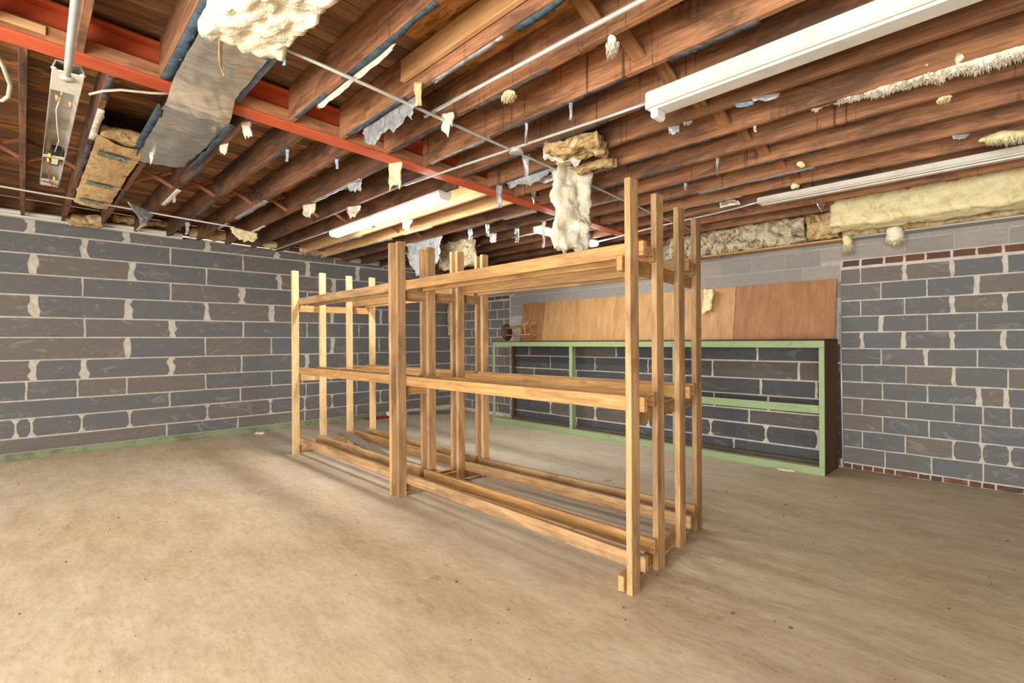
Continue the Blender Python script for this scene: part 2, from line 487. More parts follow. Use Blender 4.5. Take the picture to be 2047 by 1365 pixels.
def zl(y): return 3.16 - .024 * y
BOXF = [(0, 1, 2, 3), (7, 6, 5, 4), (0, 4, 5, 1), (1, 5, 6, 2), (2, 6, 7, 3), (3, 7, 4, 0)]
YA, YC = -1.6, YB
wall_left = wall_slab('wall_left', [(XL, YA, 0), (XL, YC, 0), (XL, YC, zl(YC)), (XL, YA, zl(YA)),
                                    (XL - .2, YA, 0), (XL - .2, YC, 0), (XL - .2, YC, zl(YC)), (XL - .2, YA, zl(YA))], BOXF, M['mortar'])
LZ = [3.157, 2.934, 2.666, 2.397, 2.127, 1.837, 1.574, 1.278, 1.003, .755, .524, .277, .085]
LROWS = [[.07, 1.09, 2.11, 3.18, 4.2, 5.2, 6.1], [-.4, .62, 1.62, 2.63, 3.69, 4.66, 5.7], [.1, 1.15, 2.1, 3.2, 4.18, 5.18, 6.1],
         [-.4, .6, 1.62, 2.61, 3.69, 4.65, 5.7], [.11, 1.1, 2.1, 3.08, 4.16, 5.15, 6.15], [-.4, .62, 1.64, 2.63, 3.68, 4.68, 5.7],
         [-.9, 1.09, 2.08, 3.07, 4.14, 5.11, 6.1], [.1, .61, 1.62, 2.6, 3.67, 4.65, 5.7], [.03, .54, 1.08, 2.08, 3.07, 3.59, 4.12, 5.11, 6.1],
         [-.4, 1.6, 2.58, 3.66, 4.63, 5.7], [-.07, .08, .58, 1.11, 2.1, 3.05, 3.63, 4.14, 5.13, 6.1], [-.5, 1.56, 2.54, 3.63, 4.62, 5.7]]
# thick smeared joints as the photo shows them: (course, joint index)
WIDE = {(0, 0), (0, 1), (0, 2), (0, 3), (1, 1), (1, 4), (2, 0), (2, 1), (2, 3), (2, 4), (4, 0), (4, 1), (4, 2), (4, 3), (4, 4), (4, 5), (5, 2), (6, 1), (6, 4),
        (7, 0), (7, 1), (7, 4), (7, 2), (3, 3), (1, 5)}
rb = random.Random(3)
for k, js in enumerate(LROWS):
    z1, z0 = LZ[k], LZ[k + 1]
    edges = [YA] + js + [YC]
    for i in range(len(edges) - 1):
        gl = .045 if (k, i - 1) in WIDE else .013
        gr = .045 if (k, i) in WIDE else .013
        if k == 0:
            z1 = zl((edges[i] + edges[i + 1]) / 2) - .005
        rough_block(wall_left, 'x', edges[i], edges[i + 1], z0, z1, gl, gr, .009, .007, M['block'], rb, XL, round_=.03 if k == 10 else 0)
bb = box('baseboard_left', XL, XL + .03, YA, 5.6, 0, .085, M['green_base'])
tag(bb, kind='structure')

wall_back = wall_slab('wall_back', [(XL - .2, YB, 0), (X_END, YB, 0), (X_END, YB, 3.15), (XL - .2, YB, 3.15),
                                    (XL - .2, YB + .2, 0), (X_END, YB + .2, 0), (X_END, YB + .2, 3.15), (XL - .2, YB + .2, 3.15)], BOXF, M['mortar_grey'])
# dark pier on the right, proud of the infill, on a brick footing and under a brick course
PX0, PX1, PF = -1.64, 1.6, YB - .035
pier = box('mortar_bed', PX0, PX1, PF, YB + .01, 0.0, 2.40, M['mortar'], wall_back, c=0)
PZ = [2.294, 2.116, 1.927, 1.745, 1.566, 1.379, 1.196, .998, .813, .627, .444, .248, .062]
PROWS = [[-1.45, -1.05, -.66, -.27], [-1.26, -.86, -.47], [-1.45, -1.05, -.66, -.27], [-1.26, -.86, -.47], [-1.44, -1.06, -.66, -.28],
         [-1.26, -.87, -.47], [-1.44, -1.04, -.65], [-1.25, -.86, -.46, -.26], [-1.44, -1.04, -.65, -.43, -.23], [-1.25, -.85],
         [-1.44, -1.05, -.66, -.44, -.24], [-1.23, -.83]]
PWIDE = {(0, 1), (0, 2), (0, 3), (1, 2), (2, 2), (2, 3), (4, 0), (4, 1), (4, 2), (4, 3), (5, 1), (6, 2), (7, 2), (7, 3), (3, 0)}
for k, js in enumerate(PROWS):
    last = js[-1]
    step = .4
    extra = []
    while last + step < PX1 - .1:
        last += step; extra.append(last)
    edges = [PX0] + js + extra + [PX1]
    for i in range(len(edges) - 1):
        gl = .02 if (k, i - 1) in PWIDE else .007
        gr = .02 if (k, i) in PWIDE else .007
        rough_block(wall_back, 'y', edges[i], edges[i + 1], PZ[k + 1], PZ[k], gl if i else 0.0, gr, .006, .006, M['block'], rb, PF,
                    round_=.02 if (k == 10 and i > 2) else 0)
BX = [-1.635, -1.45, -1.23, -1.05, -.87, -.66, -.47, -.28] + [-.28 + .2 * i for i in range(1, 9)]
for i in range(len(BX) - 1):
    rough_block(wall_back, 'y', BX[i], BX[i + 1], 2.315, 2.392, .012, .012, .004, .006, M['brick'], rb, PF, name='brick')
x = PX0
while x < PX1 - .1:
    w = rb.choice((.10, .2, .1, .1))
    rough_block(wall_back, 'y', x, x + w, .0, .058, .008, .008, .004, .012, M['brick'], rb, PF, name='brick')
    x += w
# narrow dark pier left of the cabinet
QX0, QX1 = -9.0, -7.23
box('mortar_bed', QX0, QX1, PF, YB + .01, 0, 2.40, M['mortar'], wall_back, c=0)
for k in range(12):
    es = [QX0] + [QX0 + (.2 if k % 2 else 0) + .4 * i for i in range(1, 6) if QX0 + (.2 if k % 2 else 0) + .4 * i < QX1 - .1] + [QX1]
    for i in range(len(es) - 1):
        rough_block(wall_back, 'y', es[i], es[i + 1], PZ[k + 1], PZ[k], .012, .012, .008, .006, M['block'], rb, PF)
for i in range(8):
    rough_block(wall_back, 'y', QX1 - .22 * (i + 1), QX1 - .22 * i, 2.31, 2.39, .012, .012, .006, .006, M['brick'], rb, PF, name='brick')
# dark infill seen through the open cabinet
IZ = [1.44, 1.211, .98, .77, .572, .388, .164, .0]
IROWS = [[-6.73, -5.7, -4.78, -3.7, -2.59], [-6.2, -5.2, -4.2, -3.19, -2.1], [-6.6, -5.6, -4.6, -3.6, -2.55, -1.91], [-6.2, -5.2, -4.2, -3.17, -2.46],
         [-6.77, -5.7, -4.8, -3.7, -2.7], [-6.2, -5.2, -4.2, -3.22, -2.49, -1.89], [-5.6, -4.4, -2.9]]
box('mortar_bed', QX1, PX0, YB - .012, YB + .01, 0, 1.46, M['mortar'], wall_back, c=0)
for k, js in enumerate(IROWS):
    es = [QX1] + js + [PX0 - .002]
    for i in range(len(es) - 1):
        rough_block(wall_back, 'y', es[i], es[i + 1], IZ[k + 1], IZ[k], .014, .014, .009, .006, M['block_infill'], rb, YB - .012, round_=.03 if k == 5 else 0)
# light grey block above
UZ = [1.97, 2.17, 2.36, 2.565, 2.77, 2.97]
for k in range(5):
    x = XL + (.2 if k % 2 else .0)
    lo = QX1 if k < 2 else XL
    hi = PX0 if k < 2 else X_END
    while x < hi - .05:
        a, b = max(x, lo), min(x + .405, hi)
        if b - a > .05:
            z0 = UZ[k] if not (k == 2 and (b > PX0 + .1 or a < QX1 - .1)) else 2.405
            rough_block(wall_back, 'y', a, b, z0, UZ[k + 1], .004, .004, .004, .004, M['block_light'], rb, YB)
        x += .405
# crack and old mortar beside the right pier
box('edge_strip', PX0 - .035, PX0 - .004, YB - .03, YB, .1, 1.1, M['black'], wall_back, c=.004)

wall_right_shade = wall_slab('wall_right_shade', [(X_END, Y_FRONT - 1, 0), (X_END, YB, 0), (X_END, YB, 3.5), (X_END, Y_FRONT - 1, 3.5),
                                     (X_END + .2, Y_FRONT - 1, 0), (X_END + .2, YB, 0), (X_END + .2, YB, 3.5), (X_END + .2, Y_FRONT - 1, 3.5)], BOXF, M['block_light'])  # unseen wall added to keep world light off the posts' right faces

# ------------------------------------------------------------------ ceiling: subfloor, joists, bridging
def tilt_box(name, x0, x1, y0, y1, dz0, dz1, mat, parent, c=.003):
    """box that follows the slope of the ceiling; dz measured from the joist underside"""
    cy = (y0 + y1) / 2
    cen = Vector(((x0 + x1) / 2, cy, cz(cy) + (dz0 + dz1) / 2))
    d = (x1 - x0, y1 - y0, dz1 - dz0)
    Rt = Matrix.Rotation(math.atan(-.032), 4, 'X')
    if d[0] >= d[1]:
        me = box_mesh(d[0], d[1], d[2], c)
    else:
        me = box_mesh(d[1], d[0], d[2], c); Rt = Rt @ Matrix.Rotation(math.pi / 2, 4, 'Z')
    if len(me.materials) and me.materials[0] != mat:
        me = me.copy(); me.materials.clear()
    return mesh_obj(name, me, mat, Matrix.Translation(cen) @ Rt, parent)

z_a, z_b = cz(Y_FRONT) + JD + .03, cz(YB + .2) + JD + .03
ceiling = mesh_obj('ceiling', pydata('ceiling', [(XL - .2, Y_FRONT, z_a), (X_END, Y_FRONT, z_a), (X_END, YB + .2, z_b), (XL - .2, YB + .2, z_b),
                                               (XL - .2, Y_FRONT, z_a + .05), (X_END, Y_FRONT, z_a + .05), (X_END, YB + .2, z_b + .05), (XL - .2, YB + .2, z_b + .05)],
                                    BOXF), M['plank'])
tag(ceiling, kind='structure')
rc = random.Random(11)
x = XL
OSB = [(-2.62, -1.40, 1.45, 2.6), (-1.38, -.16, -.4, 2.2)]
while x < X_END - .05:
    w = .142
    dark = (x < -3.9 and rc.random() < .33)
    tilt_box('plank', x + .003, x + w - .003, Y_FRONT, YB + .1, JD + rc.uniform(.001, .006), JD + .024, M['osb_dark'] if dark else M['plank'], ceiling)
    x += w
for (a, b, c0, d0) in OSB:
    tilt_box('osb_patch', a, b, c0, d0, JD - .006, JD - .001, M['osb'], ceiling, c=.001)

FJ = [1.38 + .387 * k for k in range(-5, 15)]
BJ = [1.15 + .385 * k for k in range(-5, 15)]
for y in FJ:
    tilt_box('joist', xbeam(y) - .002, X_END, y, y + .04, 0, JD - .008, M['joist'], ceiling)
for i, y in enumerate(BJ):
    mt = M['joist_pale'] if i in (11, 12) else M['joist_old']
    tilt_box('joist', XL + .23, xbeam(y) - .156, y, y + .04, 0, JD - .008, mt, ceiling)
# rim header over the left wall
tilt_box('rim_board', XL - .06, XL - .01, -1.5, YB, .09, JD, M['joist_old'], ceiling)
tilt_box('sister_board', -2.8, .9, 1.335 + .387 - .0 + .004, 1.378 + .387 - .006, .07, .21, M['sister'], ceiling)
for i in range(len(FJ) - 1):
    a, b = FJ[i] + .04, FJ[i + 1]
    if a < 1.0 or a > 6.2: continue
    bar('bridging', (-1.56 - .02 * i / 5, a + .002, cz(a) + JD - .05), (-1.56 - .02 * i / 5, b - .002, cz(b) + .06), .085, .022, M['bridge'], ceiling, upv=(0, .5, .5))
for i in range(len(BJ) - 1):
    a, b = BJ[i] + .04, BJ[i + 1]
    if b < -.2 or a > 5: continue
    bar('bridging', (-6.3, a + .002, cz(a) + JD - .05), (-6.3, b - .002, cz(b) + .04), .03, .03, M['bridge_red'], ceiling, upv=(0, .5, .5))
    bar('bridging', (-6.35, a + .002, cz(a) + .04), (-6.35, b - .002, cz(b) + JD - .05), .03, .03, M['bridge_red'], ceiling, upv=(0, -.5, .5))

# ------------------------------------------------------------------ steel beam with ledgers
beam = thing('steel_beam', (xbeam(3), 3, cz(3)), 'orange-red painted steel I-beam carrying the joists across the ceiling', 'beam')
def beam_piece(name, xo0, xo1, dz0, dz1, y0, y1, mat, c=.003):
    """piece along the beam; xo measured from the flange near edge"""
    xm = (xo0 + xo1) / 2
    p0 = Vector((xbeam(y0) + xm, y0, cz(y0) + (dz0 + dz1) / 2)); p1 = Vector((xbeam(y1) + xm, y1, cz(y1) + (dz0 + dz1) / 2))
    return bar(name, p0, p1, abs(xo1 - xo0), dz1 - dz0, mat, beam, c)
beam_piece('bottom_flange', -.15, .0, -.012, .003, -1.8, YB, M['orange'])
beam_piece('top_flange', -.15, .0, .205, .225, -1.8, YB, M['orange'])
beam_piece('web', -.081, -.069, .002, .206, -1.8, YB, M['orange'])
ys = [-1.8, -.4, .9, 2.6, 4.4, YB]
for i in range(len(ys) - 1):
    beam_piece('ledger', -.047, -.006, .004, .088, ys[i] + .003, ys[i + 1] - .003, M['ledger'])
    beam_piece('ledger', -.144, -.103, .004, .088, ys[i] + .003, ys[i + 1] - .003, M['ledger'])
beam_piece('packing_board', -.01, .008, .03, .075, -1.5, .10, M['joist_pale'])

# ------------------------------------------------------------------ timber racks
PW, PD, PHT = .040, .089, 2.443
LEV = [(.115, .213), (1.062, 1.155), (1.99, 2.082)]
def frame_posts(rack, corners, mats, proud=(-.086, -.086, -.086)):
    """corners: (x max, y min) of each post; cross pieces run on the far (-X) side"""
    for (x, y), mt in zip(corners, mats):
        box('post', x - PW, x, y, y + PD, 0, PHT + R_.uniform(-.006, .006), mt, rack, c=.003)
    (xa, ya), (xb, yb) = corners[0], corners[-1]
    sl = (xb - xa) / (yb - ya)
    for li, (z0, z1) in enumerate(LEV):
        y0, y1 = ya + .002 - proud[li], yb + PD - .002
        p0 = Vector((xa - PW - .022 + sl * (y0 - ya), y0, z0 - .047)); p1 = Vector((xa - PW - .022 + sl * (y1 - ya), y1, z0 - .047))
        bar('cross_piece', p0, p1, .036, .089, R_.choice((M['rail'], mats[0])), rack, c=.003)

def rails(rack, left, rght, over_l, over_r, mats):
    """rails lie on the cross pieces: behind posts one and three, in front of posts two and four"""
    for li, (z0, z1) in enumerate(LEV):
        for j in range(4):
            (xl, yl), (xr, yr) = left[j], rght[j]
            if j in (0, 2):
                ol, orr = yl + PD + .021, yr + PD + .021
            else:
                ol, orr = yl - .021, yr - .021
            ax, bx = xl - PW - over_l[j], xr + over_r[j]
            t = (orr - ol) / (xr - xl)
            p0 = Vector((ax, ol + t * (ax - xl), (z0 + z1) / 2)); p1 = Vector((bx, ol + t * (bx - xl), (z0 + z1) / 2))
            bar('rail', p0, p1, .038, z1 - z0 - .004, R_.choice(mats), rack, c=.003)

RC = [(-1.666, 2.551), (-1.732, 2.952), (-1.813, 3.391), (-1.876, 3.777)]
BC = [(-4.27, 2.585), (-4.27, 2.933), (-4.27, 3.304), (-4.27, 3.646)]
AC = [(-4.385, 2.575), (-4.385, 2.932), (-4.385, 3.316), (-4.385, 3.66)]
LC = [(-6.91, 2.587), (-6.91, 2.96), (-6.91, 3.354), (-6.91, 3.715)]
rack_r = thing('storage_rack', (-3, 3.2, 0), 'tan timber storage rack on the right, the nearer of the two bays', 'rack', 'end-to-end timber racks')
frame_posts(rack_r, RC, [M['rack']] * 4, (.035, -.086, .03)); frame_posts(rack_r, BC, [M['rack']] * 4)
rails(rack_r, BC, RC, [0, 0, 0, 0], [.03, .0, .03, .0], [M['rack'], M['rail'], M['rail']])
rack_l = thing('storage_rack', (-5.6, 3.2, 0), 'timber storage rack on the left with lamp-lit brightness painted on its far posts', 'rack', 'end-to-end timber racks')
frame_posts(rack_l, AC, [M['rack']] * 4); frame_posts(rack_l, LC, [M['rack_pale_lit']] * 4)  # far posts take a paler wood, imitating the lamp shining on them
rails(rack_l, LC, AC, [.0, .03, .0, .03], [0, 0, 0, 0], [M['rail'], M['rail'], M['rack']])
for li, (z0, z1) in enumerate(LEV):
    for j in (1, 3):
        x, y = RC[j]
        for (a, b) in ((-.012, .03), (-.03, .055), (-.014, .07), (-.045, .035)):
            lathe('nail', [(.0035, 0), (.0035, .002)], M['black'], Matrix.Translation((x + a, y - .0405, z0 + b)) @ Matrix.Rotation(math.pi / 2, 4, 'X'), rack_r, 6)
pl = bar('loose_board', (-6.75, 3.22, .232), (-4.9, 3.10, .05), .16, .018, M['dark_board'], None)
pl.matrix_basis = Matrix.Translation((0, 0, 0)) @ pl.matrix_basis
tag(pl, 'weathered grey board lying slanted in the bottom of the left rack', 'board')
pl2 = box('loose_board', -4.23, -2.6, 3.07, 3.27, .001, .02, M['rack_pale_lit'], None)
tag(pl2, 'pale board lying on the floor inside the right rack', 'board')

# ------------------------------------------------------------------ green cabinet
CX0, CX1, CY0, CY1, CT = -7.07, -1.658, 6.27, 6.80, 1.473
cab = thing('open_cabinet', ((CX0 + CX1) / 2, 6.5, 0), 'long low open cabinet with a green painted face frame against the back wall', 'cabinet')
fg = M['green']
box('top_rail', CX0, CX1, CY0, CY0 + .02, CT - .078, CT, fg, cab)
box('bottom_rail', CX0, CX1, CY0, CY0 + .02, 0, .088, fg, cab)
for a, b in ((CX0, CX0 + .06), (-5.24, -5.18), (-3.45, -3.39), (CX1 - .055, CX1)):
    box('stile', a, b, CY0 + .0005, CY0 + .0195, .089, CT - .079, fg, cab)
box('middle_rail', -3.389, CX1 - .056, CY0 + .001, CY0 + .019, .675, .765, fg, cab)
box('side_panel', CX1 - .022, CX1, CY0 + .021, CY1, 0, CT, M['cab_side'], cab, axis=2)
box('rear_stile', CX0, CX0 + .04, CY1 - .04, CY1, 0, CT, M['cab_side'], cab, axis=2)
box('top_panel', CX0 - .0, CX1 + .0, CY0 - .004, CY1, CT + .001, CT + .016, M['cab_side'], cab)
box('rear_rail', CX0 + .041, CX1 - .023, CY1 - .03, CY1, .0, .05, M['dark_board'], cab)
for xx in (-5.21, -3.42):
    box('divider', xx - .018, xx + .018, CY0 + .021, CY0 + .11, .079, CT, fg, cab)

# plywood sheets standing on the cabinet, leaning on the wall
def ply(x0, x1, label, tone):
    h_ = .70
    p = bar('plywood_sheet', ((x0 + x1) / 2, 6.745, CT + .017), ((x0 + x1) / 2, 6.86, CT + .017 + h_), x1 - x0, .014, tone, None, c=.001, upv=(0, -1, 0))
    return tag(p, label, 'plywood', 'plywood sheets on the cabinet')
ply(-6.83, -6.27, 'narrow knotty plywood offcut at the left end, behind the fallen stool', M['ply'])
ply(-6.265, -2.84, 'longest plywood sheet leaning on the wall above the green cabinet', M['ply_light'])
ply(-2.835, -1.68, 'reddish plywood sheet leaning at the right end of the cabinet top', M['ply'])

# round stool lying on its side on the cabinet top
st = thing('stool', (-6.8, 6.5, CT + .017), 'round wooden stool lying on its side on the left end of the cabinet', 'stool')
sx, sy, sz = -6.90, 6.45, CT + .017 + .16
ax = Vector((.97, .2, .10)).normalized()
s1 = Vector((0, 0, 1)).cross(ax).normalized(); u1 = ax.cross(s1)
Ms = Matrix.Identity(4)
Ms.col[0][:3] = s1; Ms.col[1][:3] = u1; Ms.col[2][:3] = ax; Ms.col[3][:3] = (sx, sy, sz)
lathe('seat', [(.14, 0), (.154, .006), (.156, .032), (.148, .048)], M['bark'], Ms, st, 28)
W = lambda a, b, c_: Vector((sx, sy, sz)) + s1 * a + u1 * b + ax * c_
feet = []
for a, b in ((-1, -1), (1, -1), (1, 1), (-1, 1)):
    p, q = W(a * .06, b * .06, .046), W(a * .11, b * .11, .60)
    tube('leg', [p, q], .013, M['stool'], st); feet.append((p, q))
for hgt in (.22, .40):
    for i in range(4):
        p = feet[i][0].lerp(feet[i][1], hgt / .5); q = feet[(i + 1) % 4][0].lerp(feet[(i + 1) % 4][1], hgt / .5)
        tube('rung', [p, q], .008, M['stool'], st)

pole = tube('thin_pole', [(-1.645, 6.855, 1.78), (-1.622, 6.84, .012)], .009, M['conduit'], None)
tag(pole, 'thin silver rod leaning in the gap between cabinet and block pier', 'rod')

SCRAPS = [
    ('torn_batt_scrap', 'fiber_white', (-2.810, 2.099, 3.039), 0.095, 0.164, 0.02, 'ragged', 'cream fibreglass rag draped over the long conduit near the beam'),
    ('torn_batt_scrap', 'fiber', (-3.855, 2.284, 3.033), 0.128, 0.290, 0.02, 'ragged', 'pale yellow insulation rag dangling below the orange beam'),
    ('torn_batt_scrap', 'fiber_white', (-3.961, 1.359, 3.063), 0.074, 0.126, 0.02, 'ragged', 'small cream insulation rag hanging under the left half of the beam'),
    ('paper_strip', 'blue_paper', (-4.244, 1.471, 3.059), 0.028, 0.112, 0.003, 'strip', 'pale blue paper strip below the cream rag under the beam'),
    ('paper_strip', 'blue_paper', (-4.167, 1.847, 3.047), 0.029, 0.084, 0.003, 'strip', 'short pale blue paper strip on a joist left of the lit lamp'),
    ('paper_strip', 'blue_paper', (-2.763, 0.999, 3.074), 0.024, 0.126, 0.003, 'strip', 'pale blue paper strip at the upper left end of the long conduit'),
    ('paper_strip', 'kraft', (-2.612, 1.732, 3.051), 0.048, 0.151, 0.004, 'strip', 'brown and blue torn paper strip crossing the long conduit'),
    ('foil_strip', 'foil_grey', (-3.645, 3.301, 3.000), 0.058, 0.221, 0.003, 'strip', 'grey foil strip curling from the beam above the lit lamp'),
    ('foil_strip', 'foil_grey', (-2.917, 2.969, 3.011), 0.073, 0.269, 0.003, 'taper', 'pointed grey foil strip hanging from the conduit box'),
    ('foil_strip', 'foil_grey', (-2.110, 2.495, 3.026), 0.022, 0.114, 0.003, 'strip', 'thin grey strip hanging from a joist above the conduit box'),
    ('foil_strip', 'foil_grey', (-2.516, 2.542, 3.025), 0.021, 0.161, 0.003, 'strip', 'narrow grey strip just above the conduit box'),
    ('plastic_scrap', 'paper', (-5.700, 2.293, 3.033), 0.179, 0.156, 0.002, 'ragged', 'clear torn plastic flap under a joist left of the lit lamp'),
    ('plastic_scrap', 'paper', (-5.399, 2.679, 3.020), 0.191, 0.158, 0.002, 'ragged', 'pale torn plastic flap just above the lit lamp'),
    ('plastic_scrap', 'foil_grey', (-4.618, 2.466, 3.027), 0.178, 0.099, 0.002, 'ragged', 'smoky torn plastic flap between beam and lit lamp'),
    ('plastic_scrap', 'white_plastic', (-5.503, 3.409, 2.997), 0.149, 0.136, 0.002, 'ragged', 'white torn plastic flap just below the lit lamp'),
    ('foil_strip', 'foil', (-5.211, 4.081, 2.975), 0.064, 0.155, 0.003, 'strip', 'leftmost of the shiny foil strips right of the lit lamp'),
    ('foil_strip', 'foil', (-4.865, 4.191, 2.972), 0.056, 0.163, 0.003, 'strip', 'shiny foil strip above the crooked one right of the lit lamp'),
    ('foil_strip', 'foil', (-5.199, 4.612, 2.958), 0.095, 0.136, 0.003, 'strip', 'short crooked foil strip right of the lit lamp'),
    ('foil_strip', 'foil', (-4.733, 4.587, 2.959), 0.058, 0.206, 0.003, 'strip', 'long straight foil strip left of the glaring lamp'),
    ('foil_strip', 'foil', (-3.558, 3.653, 2.989), 0.055, 0.130, 0.003, 'taper', 'leaf-shaped foil scrap hanging beside the beam'),
    ('paper_strip', 'paper', (-4.262, 4.547, 2.961), 0.043, 0.329, 0.003, 'strip', 'cream paper strip just left of the glaring lamp'),
    ('foil_strip', 'foil_grey', (-1.812, 3.257, 3.002), 0.077, 0.070, 0.003, 'ragged', 'round grey scrap hanging below the nearest strip light'),
    ('foil_strip', 'foil_grey', (-1.708, 3.252, 3.002), 0.061, 0.041, 0.003, 'ragged', 'small grey scrap right of the round one under the joist'),
    ('foil_strip', 'blue_paper', (-1.323, 3.272, 3.001), 0.113, 0.038, 0.003, 'ragged', 'bluish torn scrap on the joist beneath the strip light'),
    ('foil_strip', 'foil_grey', (-1.195, 3.267, 3.001), 0.165, 0.040, 0.003, 'ragged', 'flat grey tape piece stuck beneath the strip light'),
    ('foil_strip', 'foil', (-1.621, 5.942, 2.916), 0.093, 0.103, 0.003, 'taper', 'crumpled foil scrap under the end of the lower strip light'),
    ('foil_strip', 'foil_grey', (-1.848, 4.050, 2.976), 0.028, 0.154, 0.003, 'taper', 'thin grey thread hanging below the bridging'),
    ('foil_strip', 'foil_grey', (-2.329, 4.426, 2.964), 0.032, 0.074, 0.003, 'strip', 'tiny grey strip above the right end of the rack'),
    ('paper_strip', 'paper', (-1.405, 3.640, 2.990), 0.021, 0.048, 0.003, 'strip', 'tiny cream shred on a joist by the bridging'),
    ('foil_strip', 'foil_grey', (-0.415, 4.697, 2.956), 0.104, 0.035, 0.003, 'ragged', 'grey clip-shaped scrap on a joist at far right'),
    ('foil_strip', 'foil_grey', (-7.702, 1.391, 3.061), 0.057, 0.166, 0.003, 'strip', 'small silver strip on a joist above the left wall'),
    ('foil_strip', 'foil_grey', (-6.417, 1.059, 3.072), 0.042, 0.084, 0.003, 'strip', 'short grey strip right of the foil-faced bay'),
    ('plastic_scrap', 'paper', (-4.518, 1.086, 3.071), 0.102, 0.086, 0.003, 'ragged', 'translucent flap beside the lower end of the foil-faced bay'),
    ('torn_batt_scrap', 'fiber_white', (-5.165, 0.699, 3.084), 0.041, 0.107, 0.01, 'taper', 'small cream tail below the lower end of the foil facing'),
]

# ------------------------------------------------------------------ conduits, cables, boxes
def run(y0, y1, x0, x1, drop, name, r, mat, label, n=8, wob=.008, cat='conduit'):
    pts = []
    for i in range(n + 1):
        k = i / n
        x, y = x0 + (x1 - x0) * k, y0 + (y1 - y0) * k
        pts.append((x + wob * math.sin(i * 2.1), y + wob * math.cos(i * 1.7), cz(y) - drop - abs(wob) * .6 * (1 + math.sin(i * 1.3))))
    o = tube(name, pts, r, mat, None, 8)
    if label: tag(o, label, cat)
    return o
run(.95, 6.6, -2.76, -3.12, .040, 'conduit', .011, M['conduit'], 'long silver conduit crossing under the joists toward the back wall', wob=.003)
run(1.99, 2.12, -2.93, 2.0, .014, 'conduit', .013, M['conduit'], 'silver conduit following a joist from the long conduit to the upper right', wob=.004)
run(2.66, 2.86, -4.25, -1.72, .03, 'conduit', .011, M['conduit'], 'silver conduit from the lit lamp through the box to the nearest strip light', wob=.003)
run(5.92, 5.52, -4.4, -2.03, .014, 'conduit', .011, M['conduit'], 'pale conduit running behind the rack posts into the lower strip light', wob=.012)
run(-.6, 2.05, -7.33, -7.48, .014, 'conduit', .010, M['white_metal'], 'thin white conduit crossing the joists near the left wall', wob=.002)
c5 = tube('conduit', [(-9.05, 2.15, 3.18), (-9.05, 3.4, 3.15), (-9.05, 4.44, 3.12)], .010, M['conduit'], None)
tag(c5, 'thin pipe lying along the top of the left block wall', 'conduit')
run(2.98, 3.02, -8.9, -6.78, .014, 'conduit', .010, M['conduit_paint'], 'dull grey conduit from the lit lamp toward the left wall', wob=.003)
ob = thing('junction_box', (-2.87, 2.83, cz(2.83) - .03), 'round metal junction box where two conduits cross below the joists', 'junction box')
lathe('body', [(.05, 0), (.055, .008), (.055, .03), (.03, .036)], M['conduit_paint'], Matrix.Translation((-2.86, 2.80, cz(2.8) - .056)), ob, 16)
lathe('cover', [(.045, -.006), (.058, -.003), (.058, .0)], M['conduit'], Matrix.Translation((-2.86, 2.80, cz(2.8) - .0565)), ob, 16)
# loose cables by the hanging fixture
cb = tube('loose_cable', [(-3.95, -.11, 3.10), (-4.05, -.07, 3.05), (-4.25, -.045, 3.03), (-4.45, -.055, 3.03), (-4.62, -.085, 3.05), (-4.72, -.13, 3.09)], .011, M['cable'], None)
tag(cb, 'looped grey cable dangling at the left picture edge beside the open fixture', 'cable')
cb = tube('loose_cable', [(-3.86, .70, 3.085), (-3.9, .6, 3.07), (-3.97, .45, 3.065), (-4.05, .37, 3.06), (-4.12, .31, 3.045)], .008, M['cable'], None)
tag(cb, 'short grey cable poking out from behind the foil toward the open fixture', 'cable')

# ------------------------------------------------------------------ strip lights
def strip_light(label, x0, L, y, drop, prof, mat, socket=True, group='unlit strip lights', dirty=None):
    e = thing('strip_light', (x0, y, cz(y) - drop), label, 'light fixture', group)
    Mx = Matrix.Translation((x0, y, cz(y) - drop))
    extrude_profile('housing', prof, L, mat, Mx, e)
    ys = [p[0] for p in prof]; zs = [p[1] for p in prof]
    yc = (min(ys) + max(ys)) / 2
    for xs in ((-.012, .0), (L, L + .012)):
        box('end_cap', x0 + xs[0], x0 + xs[1], y + min(ys) + .004, y + max(ys) - .004, cz(y) - drop + min(zs) + .003, cz(y) - drop + max(zs) - .003, mat, e, c=.002)
    if socket:
        for xs in (.01, L - .06):
            box('lampholder', x0 + xs, x0 + xs + .05, y + min(ys) + .02, y + max(ys) - .03, cz(y) - drop + min(zs) - .055, cz(y) - drop + min(zs) + .004, M['white_plastic'], e, c=.012)
    return e
prof1 = [(0, 0), (0, -.080), (.016, -.092), (.022, -.072), (.032, -.072), (.038, -.102), (.148, -.102), (.152, -.092), (.162, -.092), (.162, 0)]
strip_light('white tubeless strip light under the joists, the larger one at upper right', -1.70, 2.44, 2.79, .002, prof1, M['white_metal'])
prof2 = [(0, 0), (0, -.042), (.012, -.05), (.016, -.042), (.03, -.042), (.034, -.055), (.07, -.055), (.074, -.047), (.088, -.047), (.092, -.062), (.15, -.062), (.16, -.05), (.16, 0)]
strip_light('white ridged strip light above the yellow batt at right', -2.02, 2.44, 5.42, .002, prof2, M['white_metal'], socket=False)
